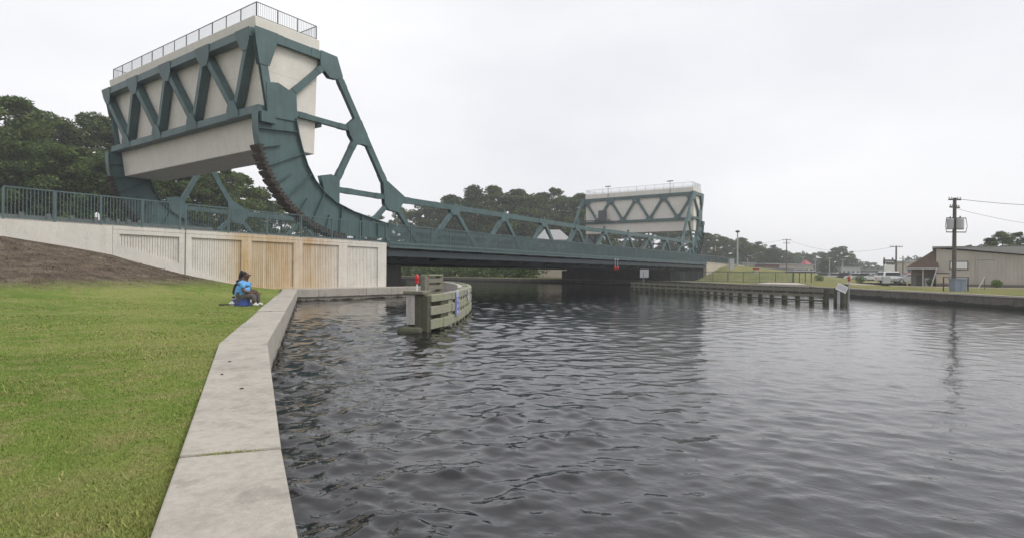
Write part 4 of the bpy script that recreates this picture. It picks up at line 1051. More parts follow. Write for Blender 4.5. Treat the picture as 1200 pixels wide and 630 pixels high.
def simple_building(x0, x1, D, z1, wallm, roofm, label, depth=8, roof='flat', base=GZ, wins=3, rh=1.2, over=.4):
    (ax, ay), (bx, by) = at(x0, D), at(x1, D); A_ = Vector((ax, ay, 0)); B_ = Vector((bx, by, 0)); uu = (B_ - A_); Wd = uu.length; uu.normalize(); vv = Vector((-uu.y, uu.x, 0))
    if vv.dot(FV) < 0: vv = -vv
    e = thing('building', ((ax + bx) / 2, (ay + by) / 2, base), label, 'building')
    Q = lambda a, b, z: tuple(A_ + uu * a + vv * b + Vector((0, 0, z)))
    def bb(a0, a1, b0, b1, z0, zz, m, nm, par=None):
        v = [Q(a, b, z) for z in (z0, zz) for b in (b0, b1) for a in (a0, a1)]
        return G().add(v, [(0, 1, 3, 2), (4, 5, 7, 6), (0, 1, 5, 4), (2, 3, 7, 6), (0, 2, 6, 4), (1, 3, 7, 5)]).make(nm, m, par or e)
    bb(0, Wd, 0, depth, base - .2, z1, wallm, 'wall')
    if roof == 'flat': bb(-over, Wd + over, -over, depth + over, z1 + .002, z1 + .35, roofm, 'roof')
    else:
        v = [Q(-over, -over, z1 + .002), Q(Wd + over, -over, z1 + .002), Q(Wd + over, depth + over, z1 + .002), Q(-over, depth + over, z1 + .002), Q(Wd * .2, depth / 2, z1 + rh), Q(Wd * .8, depth / 2, z1 + rh)]
        G().add(v, [(0, 1, 2, 3), (0, 1, 5, 4), (1, 2, 5), (2, 3, 4, 5), (3, 0, 4)]).make('roof', roofm, e)
    hh = z1 - base
    for i in range(wins):
        c_ = Wd * (i + .5) / wins; ww = min(1.1, Wd / wins * .32)
        wn = bb(c_ - ww, c_ + ww, -.06, -.003, base + hh * .35, base + hh * .75, LGREY, 'window'); bb(c_ - ww + .12, c_ + ww - .12, -.09, -.062, base + hh * .35 + .12, base + hh * .75 - .12, GLASS, 'pane', wn)
    return e, Q, Wd
simple_building(897, 913, 158, 4.6, BRICK, ROOFG, 'low red brown brick building below the far tree line', 8, wins=2)
simple_building(914, 932, 170, 4.8, CREAM, ROOFG, 'low cream building right of the brick one', 9, wins=3)
rb, Q, Wd = simple_building(933, 953, 190, 5.0, CREAM, ROOFG, 'cream flat roofed building with a small red hip roof on top', 10, wins=4)
v = [Q(Wd * .5, -.2, 5.36), Q(Wd * .92, -.2, 5.36), Q(Wd * .92, 4, 5.36), Q(Wd * .5, 4, 5.36), Q(Wd * .71, 2, 6.9)]
G().add(v, [(0, 1, 2, 3), (0, 1, 4), (1, 2, 4), (2, 3, 4), (3, 0, 4)]).make('red_roof', REDP, rb)
simple_building(986, 1008, 210, 4.6, LGREY, ROOFG, 'long pale grey shop building behind the car park', 10, wins=4)
simple_building(1010, 1036, 230, 4.0, DGREY, ROOFG, 'low dark grey building behind the car park', 10, wins=4)
simple_building(866, 884, 150, 4.6, CREAM, ROOFG, 'pale low building at the foot of the far tree line', 7, base=.6, wins=3)
simple_building(1062, 1076, 150, 5.4, CREAM, LGREY, 'pale shop partly hidden behind the beige building porch', 8, wins=2)
simple_building(632, 664, 128, 9.0, CREAM, ROOFG, 'house with a pale grey roof behind the bridge trusses', 9, roof='hip', base=1.0, wins=3, rh=2.6, over=.9)
# roadside sign
sx_, sy_ = at(1042, 116)
rs = thing('roadside_sign', (sx_, sy_, GZ), 'black and white roadside sign on two posts beside the grey utility pole', 'sign')
def rsb(u0, u1, z0, z1, m, nm, o=0.0, par=None):
    v = [tuple(Vector((sx_, sy_, z)) + RV * u + FV * (f - o)) for z in (z0, z1) for f in (-.15, .15) for u in (u0, u1)]
    return G().add(v, [(0, 1, 3, 2), (4, 5, 7, 6), (0, 1, 5, 4), (2, 3, 7, 6), (0, 2, 6, 4), (1, 3, 7, 5)]).make(nm, m, par or rs)
for u in (-.9, .8): rsb(u, u + .14, GZ, 5.4, DGREY, 'post', -.32)
rsb(-1.15, 1.1, 4.15, 5.0, BLACK, 'header_panel'); rsb(-1.0, .95, 2.75, 3.95, WHITE, 'letter_board'); rsb(-1.1, 1.05, 2.3, 2.65, BLACK, 'lower_panel')
for q, (a, b) in enumerate(((-.95, -.6), (-.5, -.1), (.0, .4), (.5, .9))): rsb(a, b, 4.4, 4.75, LGREY, 'letter', .012)
# grey post box near the bank, shelter, kiosk
cx_, cy_ = at(1038.5, 62)
kb = thing('electrical_box', (cx_, cy_, GZ), 'small grey electrical box on a stand in front of the white van', 'electrical box')
cbx(-.38, .38, -.15, .15, GZ + .3, GZ + 1.05, LGREY, 'box', kb); cbx(-.25, -.17, -.1, .1, GZ, GZ + .3, DGREY, 'leg', kb); cbx(.17, .25, -.1, .1, GZ, GZ + .3, DGREY, 'leg', kb)
cx_, cy_ = at(938, 84)
sh = thing('picnic_shelter', (cx_, cy_, GZ), 'open picnic shelter with a pale flat roof and dark edge on the far lawn', 'shelter')
cbx(-1.75, 1.65, -1.2, 1.2, GZ + 1.42, GZ + 1.58, BLACK, 'roof_edge', sh); cbx(-1.7, 1.6, -1.15, 1.15, GZ + 1.583, GZ + 1.75, LGREY, 'roof', sh)
for u in (-.62, 1.1): cbx(u, u + .09, -.9, -.8, GZ, GZ + 1.415, DGREY, 'post', sh); cbx(u, u + .09, .8, .9, GZ, GZ + 1.415, DGREY, 'post', sh)
cx_, cy_ = at(886, 100)
ki = thing('white_kiosk', (cx_, cy_, 1.2), 'narrow white kiosk with a red top on the grass slope', 'kiosk')
cbx(-.35, .35, -.3, .3, 1.0, 2.6, CREAM, 'booth', ki); cbx(-.42, .42, -.36, .36, 2.603, 2.85, REDP, 'roof', ki)
cx_, cy_ = at(857, 101)
sb = thing('signal_cabinet', (cx_, cy_, 3.0), 'pale grey signal cabinet at the end of the far abutment railing', 'cabinet')
cbx(-.4, .4, -.3, .3, 2.6, 4.35, LGREY, 'cabinet', sb); cbx(-.46, .46, -.35, .35, 4.352, 4.45, LGREY, 'lid', sb)
# barrier gate arm by the far tower
gx, gy = at(838, 116)
gt = thing('traffic_gate', (gx, gy, DECK), 'traffic barrier arm with yellow end behind the far bridge tower', 'traffic gate')
G().beam(Vector((gx, gy, 7.15)) - RV * 3.4, Vector((gx, gy, 7.15)), .14, .12, (0, 0, 1)).beam(Vector((gx, gy, 6.5)) - RV * 3.4, Vector((gx, gy, 6.5)), .1, .1, (0, 0, 1)).make('arm', TEAL2, gt)
G().beam(Vector((gx, gy, 6.3)), Vector((gx, gy, 7.4)), .16, .16, (0, 1, 0)).make('arm_end', YEL, gt)
G().beam(Vector((gx, gy, DECK - .3)) - RV * 3.3, Vector((gx, gy, 7.3)) - RV * 3.3, .25, .25, (0, 1, 0)).make('post', TEAL, gt)

# ------------------------------------------------------------------ vehicles
def car(kind, paint, name):
    e = thing(name, (0, 0, 0), 'x', 'car', local=True)
    if kind == 'sedan':
        prof = [(-2.2, .32), (-2.25, .62), (-2.1, .86), (-1.35, .93), (-.75, 1.36), (.45, 1.40), (1.05, .98), (1.95, .84), (2.2, .62), (2.22, .32)]
        gl = [(-1.18, .95), (-.7, 1.30), (.42, 1.34), (.9, .98)]; hw = .86
    else:
        prof = [(-2.4, .4), (-2.45, .9), (-2.35, 1.1), (-2.2, 1.72), (-2.0, 1.8), (.35, 1.8), (.95, 1.15), (2.1, 1.02), (2.35, .75), (2.35, .4)]
        gl = [(-2.05, 1.15), (-1.95, 1.66), (.28, 1.68), (.78, 1.17)]; hw = .93
    n = len(prof); v = []
    for y, k in ((-hw, 1), (-hw * .93, 1.0), (hw * .93, 1.0), (hw, 1)):
        for (x, z) in prof:
            yy = y * (1 - .16 * max(0, z - .9) / .6); v.append((x, yy, z if abs(y) < hw else z - (.05 if z > .5 else 0)))
    f = [tuple(range(n)), tuple(range(3 * n, 4 * n))]
    for r_ in range(3): f += [(r_ * n + i, r_ * n + (i + 1) % n, (r_ + 1) * n + (i + 1) % n, (r_ + 1) * n + i) for i in range(n)]
    G().add(v, f).make('body', paint, e)
    for s in (-1, 1):
        y = s * hw * .90
        G().prism(gl, min(y, y + s * .035), max(y, y + s * .035)).make('side_window', GLASS, e)
        for wx in (-1.38, 1.38):
            wh = G(); wh.tube([(wx, s * (hw - .2), .33), (wx, s * (hw + .02), .33)], .33, 14).make('tyre', TYRE, e)
            G().tube([(wx, s * (hw + .022), .33), (wx, s * (hw + .035), .33)], .2, 10).make('rim', LGREY, e)
        G().box(2.14 if kind == 'sedan' else 2.28, 2.25 if kind == 'sedan' else 2.38, s * .62 - .15, s * .62 + .15, .62, .76).make('headlight', LGREY, e)
        G().box(-2.29 if kind == 'sedan' else -2.48, -2.2 if kind == 'sedan' else -2.4, s * .66 - .12, s * .66 + .12, .66, .84).make('tail_light', RED, e)
    if kind == 'sedan': G().beam((.47, 0, 1.385), (1.04, 0, .995), hw * 1.45, .03, (0, 1, 0)).make('windscreen', GLASS, e); G().beam((-.78, 0, 1.345), (-1.33, 0, .945), hw * 1.42, .03, (0, 1, 0)).make('rear_window', GLASS, e)
    else: G().beam((.38, 0, 1.775), (.94, 0, 1.17), hw * 1.5, .03, (0, 1, 0)).make('windscreen', GLASS, e); G().beam((-2.19, 0, 1.70), (-2.32, 0, 1.18), hw * 1.5, .03, (0, 1, 0)).make('rear_window', GLASS, e)
    return e
PAINTS = {'white': WHITE, 'silver': mat_emit_free('silver_car_paint', (.38, .39, .40), .3), 'black': BLACK, 'grey': mat_emit_free('grey_car_paint', (.12, .13, .14), .3), 'red': mat_emit_free('red_car_paint', (.3, .03, .03), .3)}
protos = {}
def park(kind, colr, x, D, az, label, name=None):
    name = name or ('parked_car' if kind == 'sedan' else 'parked_van')
    key = (kind, colr)
    if key in protos: e = copy_tree(protos[key])
    else: e = car(kind, PAINTS[colr], name); protos[key] = e
    e.name = name
    px, py = at(x, D); e.location = (px, py, GZ + .012); e.rotation_euler = (0, 0, az)
    tag(e, label, 'van' if kind != 'sedan' else 'car', 'vehicles parked on the far bank')
az0 = math.atan2(RV.y, RV.x)
park('suv', 'white', 1047, 92, az0 + .1, 'white sport utility vehicle parked under the black and white sign')
park('sedan', 'silver', 1064, 88, az0 + math.pi - .1, 'silver car parked in front of the brown porch')
park('suv', 'red', 1071, 118, az0 + .2, 'dark red vehicle behind the silver car')
row = [('sedan', 'silver', 947), ('sedan', 'white', 954), ('sedan', 'silver', 961.5), ('suv', 'grey', 970), ('suv', 'white', 978.5), ('sedan', 'silver', 987), ('suv', 'black', 995), ('suv', 'white', 1003), ('suv', 'silver', 1013), ('sedan', 'white', 1024)]
ordw = ['first', 'second', 'third', 'fourth', 'fifth', 'sixth', 'seventh', 'eighth', 'ninth', 'tenth', 'eleventh', 'twelfth', 'thirteenth', 'fourteenth', 'fifteenth', 'sixteenth', 'seventeenth', 'eighteenth', 'nineteenth', 'twentieth']
for i, (k, c_, x) in enumerate(row):
    park(k, c_, x, 150 - (x - 947) * .28, az0 + math.pi / 2 * (1 if i % 3 else -1) + .35 + .15 * (i % 2), '%s %s, %s from the left in the car park row' % (c_, 'car' if k == 'sedan' else 'van', ordw[i]))

# ------------------------------------------------------------------ trees
def tree_proto(seed, kind, name):
    rng = np.random.default_rng(seed); rnd = random.Random(seed)
    e = thing(name, (0, 0, 0), 'x', 'tree', local=True)
    Hh = 18.0
    if kind == 'pine': nb, r0 = 105, .30
    elif kind == 'shrub': nb, r0 = 40, .12
    else: nb, r0 = 125, .34
    cl = []
    for i in range(nb):
        if kind == 'pine':
            k = rng.uniform(.30, 1.0); z = Hh * k; rad = 4.3 * (np.sin(np.pi * np.clip((k - .14) / .88, 0, 1)) ** 1.0) + .35
            a = rng.uniform(0, 6.283); r_ = rad * math.sqrt(rng.uniform(.08, 1)) * rng.uniform(.75, 1.12)
            cl.append((r_ * math.cos(a), r_ * math.sin(a), z, rng.uniform(.5, 1.15), .6))
        else:
            k = rng.uniform(.05, 1.0); z = Hh * k; rad = 5.4 * (1 - abs((k - .5) / .56) ** 2.3) ** .6 if abs(k - .5) < .55 else .5
            a = rng.uniform(0, 6.283); r_ = rad * math.sqrt(rng.uniform(.15, 1)) * rng.uniform(.78, 1.1)
            cl.append((r_ * math.cos(a), r_ * math.sin(a), z, rng.uniform(.6, 1.35), .75))
    # trunk and limbs
    lean = (rnd.uniform(-.5, .5), rnd.uniform(-.5, .5))
    tp_ = [(lean[0] * k ** 2 + .15 * math.sin(4 * k), lean[1] * k ** 2 + .12 * math.cos(3 * k), Hh * .93 * k - .4) for k in np.linspace(0, 1, 8)]
    G().tube(tp_, [r0 * (1.25 - 1.12 * k) for k in np.linspace(0, 1, 8)], 9).make('trunk', BARK, e, smooth=True)
    g = G()
    for c_ in rnd.sample(cl, min(26, nb)):
        zb = max(Hh * .12, c_[2] - rnd.uniform(.8, 2.6)); k = zb / (Hh * .93); bx = lean[0] * k ** 2; by = lean[1] * k ** 2
        mid = ((bx + c_[0]) * .5, (by + c_[1]) * .5, (zb + c_[2]) * .5 - .15)
        g.tube([(bx, by, zb), mid, c_[:3]], [r0 * .32 * (1.1 - k * .7), r0 * .2 * (1.1 - k * .7), .02], 5)
    g.make('limbs', BARK, e)
    P = []; S = []
    for (x, y, z, r_, fl) in cl:
        n = int((175 if kind == 'pine' else 205) * r_)
        d = rng.normal(0, 1, (n, 3)); d /= np.linalg.norm(d, axis=1)[:, None]; d *= (rng.uniform(.35, 1.0, n) ** .5 * r_)[:, None]
        d[:, 2] *= fl; d *= rng.uniform(.85, 1.2, (1, 3)); P.append(d + np.array([x, y, z])); S.append(np.full(n, .235 if kind != 'pine' else .225) * rng.uniform(.6, 1.3, n))
    P = np.vstack(P); S = np.concatenate(S); n = len(P)
    a = rng.normal(0, 1, (n, 3)); a /= np.linalg.norm(a, axis=1)[:, None]; b = rng.normal(0, 1, (n, 3)); b -= a * (a * b).sum(1)[:, None]; b /= np.linalg.norm(b, axis=1)[:, None]
    if kind == 'pine': A_, B_ = a * S[:, None], b * (S * .38)[:, None]
    else: A_, B_ = a * (S * .8)[:, None], b * (S * .55)[:, None]
    co = np.stack([P - A_, P - B_ + A_ * .15, P + A_, P + B_ + A_ * .15], 1).reshape(-1, 3)
    me = bpy.data.meshes.new('crown'); me.vertices.add(4 * n); me.vertices.foreach_set('co', co.ravel()); me.loops.add(4 * n); me.loops.foreach_set('vertex_index', np.arange(4 * n))
    me.polygons.add(n); me.polygons.foreach_set('loop_start', np.arange(0, 4 * n, 4)); me.polygons.foreach_set('loop_total', np.full(n, 4)); me.update(); me.validate()
    me.materials.append(PINE if kind == 'pine' else BROAD)
    put('crown', me, e)
    return e
TP = {'p': [tree_proto(s, 'pine', 'pine_tree') for s in (1, 2, 3)], 'b': [tree_proto(s, 'broad', 'leafy_tree') for s in (4, 5, 6)]}
used = {}
def plant(kind, x, D, ytop, label, group, wide=1.0, base=None, seed=0):
    i = seed % 3; pr = TP[kind][i]
    e = copy_tree(pr) if used.get((kind, i)) else pr
    used[(kind, i)] = True
    e.name = 'pine_tree' if kind == 'p' else 'leafy_tree'
    px, py = at(x, D); hz = 319.3 + (x - 600) * .0094; b = GZ if base is None else base
    top = EYE + (hz - ytop) * D / 675.7; k = (top - b) / 18.0
    e.location = (px, py, b); e.scale = (k * wide, k * wide, k); e.rotation_euler = (0, 0, seed * 2.39)
    tag(e, label, 'tree', group)
    return e
def row_of(specs, where, group, base=None, s0=0):
    specs = sorted(specs, key=lambda q: q[1])
    cnt = {}
    for n, (kind, x, D, y, wd) in enumerate(specs):
        y += 3 if 'span' in where else 0
        cnt[kind] = cnt.get(kind, 0) + 1
        nm = {'p': 'pine', 'b': 'leafy tree'}[kind]
        plant(kind, x, D, y, '%s %s from the left %s' % (ordw[cnt[kind] - 1], nm, where), group, wd, base, n * 7 + s0 + (n * n) % 5)
row_of([('p', -60, 74, 110, 1.2), ('p', 8, 68, 112, 1.35), ('p', 34, 76, 130, 1.2), ('b', 52, 66, 172, 1.3), ('p', 74, 80, 142, 1.25), ('b', 100, 72, 176, 1.3), ('p', 112, 84, 136, 1.3), ('b', 4, 62, 192, 1.4), ('b', 140, 70, 190, 1.2),
        ('p', 158, 86, 150, 1.2), ('b', 180, 88, 205, 1.4), ('b', 212, 84, 196, 1.3), ('p', 246, 86, 178, 1.1), ('b', 262, 94, 202, 1.4), ('b', 296, 104, 222, 1.3), ('b', 330, 120, 238, 1.3), ('b', 368, 140, 246, 1.3), ('b', 405, 150, 252, 1.2)],
       'in the row behind the near bridge tower', 'trees behind the near bridge tower', 1.2)
row_of([('b', 436, 170, 251, 1.2), ('p', 470, 165, 241, 1.1), ('p', 492, 160, 233, 1.1), ('b', 508, 160, 240, 1.2), ('p', 527, 150, 227, 1.15), ('b', 541, 152, 230, 1.2), ('p', 556, 145, 216, 1.15), ('p', 578, 150, 217, 1.1), ('b', 592, 152, 227, 1.2), ('p', 604, 150, 218, 1.2), ('b', 621, 150, 226, 1.2), ('p', 634, 155, 222, 1.1), ('p', 650, 152, 217, 1.15), ('b', 664, 158, 230, 1.2), ('p', 680, 160, 226, 1.1), ('b', 697, 170, 236, 1.3),
        ('b', 735, 185, 262, 1.8), ('b', 765, 190, 266, 1.8), ('b', 795, 195, 268, 1.8), ('b', 500, 175, 262, 1.8), ('b', 560, 170, 258, 1.8), ('b', 620, 172, 258, 1.8), ('b', 676, 175, 256, 1.8)],
       'in the wood behind the bridge span', 'trees behind the bridge span', 0.9, 3)
row_of([('p', 828, 190, 274, 1.4), ('b', 838, 200, 276, 1.6), ('b', 852, 195, 281, 1.5), ('p', 868, 200, 279, 1.4), ('b', 880, 195, 286, 1.5), ('p', 888, 210, 283, 1.3), ('b', 902, 200, 292, 1.5), ('p', 906, 220, 287, 1.3), ('b', 918, 215, 294, 1.4), ('b', 930, 260, 297, 1.6), ('b', 944, 270, 298, 1.6), ('b', 958, 265, 296, 1.6)],
       'in the tree line right of the far tower', 'trees right of the far tower', GZ, 1)
row_of([('b', 972, 225, 296, 1.5), ('b', 984, 215, 290, 1.5), ('b', 993, 220, 297, 1.3), ('b', 968, 180, 306, 1.6), ('b', 1012, 300, 307, 1.9), ('b', 1022, 300, 308, 1.9), ('b', 1032, 310, 312, 1.9)],
       'in the clump behind the car park', 'trees behind the car park', GZ, 2)
row_of([('b', 1056, 160, 309, 1.5), ('p', 1135, 95, 287, 1.1), ('p', 1160, 92, 280, 1.3), ('p', 1174, 90, 272, 1.3), ('p', 1192, 92, 272, 1.3), ('p', 1218, 95, 274, 1.3), ('p', 1248, 95, 270, 1.3)],
       'behind the beige building', 'trees behind the beige building', GZ, 4)
# distant woods closing the horizon (one mass)
def far_wood():
    rng = np.random.default_rng(77); n = 26000
    A = np.radians(rng.uniform(-75, 62, n)); D = rng.uniform(330, 420, n); ang = YAW - A
    s = D * np.cos(ang); t = D * np.sin(ang)
    hmax = 9 + 2.5 * np.sin(A * 31) + 1.8 * np.sin(A * 83 + 1) + 1.2 * np.sin(A * 190)
    z = .5 + hmax * np.sqrt(rng.random(n)); P = np.stack([s, t, z], 1); S = rng.uniform(.5, 1.2, n)
    a = rng.normal(0, 1, (n, 3)); a /= np.linalg.norm(a, axis=1)[:, None]; b = rng.normal(0, 1, (n, 3)); b -= a * (a * b).sum(1)[:, None]; b /= np.linalg.norm(b, axis=1)[:, None]
    co = np.stack([P - a * S[:, None], P - b * (S * .7)[:, None], P + a * S[:, None], P + b * (S * .7)[:, None]], 1).reshape(-1, 3)
    me = bpy.data.meshes.new('distant_woods'); me.vertices.add(4 * n); me.vertices.foreach_set('co', co.ravel()); me.loops.add(4 * n); me.loops.foreach_set('vertex_index', np.arange(4 * n))
    me.polygons.add(n); me.polygons.foreach_set('loop_start', np.arange(0, 4 * n, 4)); me.polygons.foreach_set('loop_total', np.full(n, 4)); me.update(); me.validate()
    me.materials.append(FARW); return me
tag(put('distant_woods', far_wood()), 'low hazy belt of distant woods on the horizon', 'woods', kind='stuff')
# undergrowth below the trees on both banks beyond the bridge (one mass each)
def undergrowth(path, hgt, wid, per_m, seed, label):
    rng = np.random.default_rng(seed); P = []
    for (a, b) in zip(path[:-1], path[1:]):
        Ln = math.dist(a, b); n = int(Ln * per_m); k = rng.random(n)
        x = a[0] + (b[0] - a[0]) * k + rng.normal(0, wid, n); y = a[1] + (b[1] - a[1]) * k + rng.normal(0, wid, n)
        hm = hgt * (.65 + .35 * np.sin(x * .7 + 1.3 * np.sin(y * .4)) * np.sin(y * .5 + x * .2)); P.append(np.stack([x, y, .7 + hm * rng.random(n) ** .7], 1))
    P = np.vstack(P); n = len(P); S = rng.uniform(.18, .42, n)
    a = rng.normal(0, 1, (n, 3)); a /= np.linalg.norm(a, axis=1)[:, None]; b = rng.normal(0, 1, (n, 3)); b -= a * (a * b).sum(1)[:, None]; b /= np.linalg.norm(b, axis=1)[:, None]
    co = np.stack([P - a * S[:, None], P - b * (S * .7)[:, None], P + a * S[:, None], P + b * (S * .7)[:, None]], 1).reshape(-1, 3)
    me = bpy.data.meshes.new('undergrowth'); me.vertices.add(4 * n); me.vertices.foreach_set('co', co.ravel()); me.loops.add(4 * n); me.loops.foreach_set('vertex_index', np.arange(4 * n))
    me.polygons.add(n); me.polygons.foreach_set('loop_start', np.arange(0, 4 * n, 4)); me.polygons.foreach_set('loop_total', np.full(n, 4)); me.update(); me.validate()
    me.materials.append(BROAD); tag(put('undergrowth', me), label, 'undergrowth', kind='stuff')
undergrowth([(101, 66), (100, 100), (102, 150), (90, 225), (40, 290)], 4.2, 1.6, 130, 31, 'bushy undergrowth along the far bank beyond the bridge')
undergrowth([(-40, 64), (0, 66), (22, 72), (22, 140)], 4.0, 1.5, 130, 32, 'bushy undergrowth behind the near approach road')
# shrub behind the left railing
def shrub(x, D, hgt, label, seed, z0):
    rng = np.random.default_rng(seed); px, py = at(x, D); n = 700
    e = thing('shrub', (px, py, z0), label, 'shrub')
    d = rng.normal(0, 1, (n, 3)); d /= np.linalg.norm(d, axis=1)[:, None]; d *= (rng.random(n) ** .4)[:, None]
    g = G()
    for q in d:
        c_ = Vector((px + q[0] * hgt * .6, py + q[1] * hgt * .6, z0 + hgt * .55 + q[2] * hgt * .5)); a = Vector(rng.normal(0, 1, 3)).normalized() * .07; b = a.orthogonal().normalized() * .035
        g.add([c_ - a, c_ - b, c_ + a, c_ + b], [(0, 1, 2, 3)])
    put('crown', g.mesh('crown', SHRUB, fix=False), e)
    G().tube([(px, py, z0 - .1), (px, py, z0 + hgt * .6)], [.04, .015], 6).make('stem', BARK, e)
for x_, D_, h_, lb in ((1168, 57.0, .8, 'low green shrub against the beige building wall near the right edge'), (1092, 62.5, .9, 'small shrub beside the brown porch'), (1008, 80, 1.1, 'round green shrub on the far lawn left of the white vehicle'), (960, 92, 1.2, 'green shrub on the far lawn right of the picnic shelter')):
    shrub(x_, D_, h_, lb, int(x_), GZ)
shrub(77, 33, 1.1, 'light green shrub behind the left railing', 3, DECK)

# ------------------------------------------------------------------ people on the lawn
def skin_mesh(verts, edges, radii, root, name, mat, parent, sub=2):
    me = bpy.data.meshes.new(name); me.from_pydata(verts, edges, [])
    o = bpy.data.objects.new(name, me); COL.objects.link(o)
    sk = o.modifiers.new('skin', 'SKIN'); sk.use_smooth_shade = True
    lay = me.skin_vertices[0] if me.skin_vertices else None
    for i, r_ in enumerate(radii):
        r2 = r_ if hasattr(r_, '__len__') else (r_, r_)
        me.skin_vertices[0].data[i].radius = r2; me.skin_vertices[0].data[i].use_root = (i == root)
    sb_ = o.modifiers.new('sub', 'SUBSURF'); sb_.levels = sub; sb_.render_levels = sub
    dg = bpy.context.evaluated_depsgraph_get(); ev = o.evaluated_get(dg); m2 = bpy.data.meshes.new_from_object(ev)
    bpy.data.objects.remove(o); m2.name = name; m2.materials.clear(); m2.materials.append(mat)
    m2.polygons.foreach_set('use_smooth', [True] * len(m2.polygons))
    return put(name, m2, parent)
SKIN = mat_basic('brown_skin', (0.10, 0.052, 0.034), .55, .08, 8, 0.0, geo=False)
SHIRT = mat_basic('blue_shirt', (0.13, 0.36, 0.68), .85, .10, 6, 0.2, geo=False)
SHORTS = mat_basic('grey_brown_trousers', (0.115, 0.10, 0.095), .9, .12, 6, 0.2, geo=False)
HAIRM = mat_basic('black_hair', (0.012, 0.011, 0.011), .7, .1, 10, 0.3, geo=False)
SHOE = mat_basic('white_shoe', (0.62, 0.62, 0.60), .7, .08, 6, 0.0, geo=False)
DARKTOP = mat_basic('black_top', (0.02, 0.02, 0.024), .9, .1, 6, 0.2, geo=False)
COOLER = mat_basic('blue_cooler', (0.06, 0.10, 0.36), .5, .1, 4, 0.0, geo=False)
def make_fingers(V, Ed, Rd, w, wi, dirv, side, down):
    """palm plus five chains rooted in the palm at wrist vertex wi"""
    d = Vector(dirv).normalized(); s = Vector(side).normalized(); dn = Vector(down).normalized(); w = Vector(w)
    palm = len(V); V.append(tuple(w + d * .07)); Rd.append((.036, .020)); Ed.append((wi, palm))
    for k, ln in ((-.030, .068), (-.010, .078), (.010, .074), (.030, .058)):
        a = len(V); V.append(tuple(w + d * .10 + s * k)); Rd.append(.0095); Ed.append((palm, a))
        b = len(V); V.append(tuple(w + d * (.10 + ln * .55) + s * k + dn * .015)); Rd.append(.0085); Ed.append((a, b))
        c_ = len(V); V.append(tuple(w + d * (.10 + ln * .75) + s * k + dn * .05)); Rd.append(.007); Ed.append((b, c_))
    a = len(V); V.append(tuple(w + d * .055 - s * .042 + dn * .012)); Rd.append(.011); Ed.append((palm, a))
    b = len(V); V.append(tuple(w + d * .10 - s * .052 + dn * .035)); Rd.append(.009); Ed.append((a, b))
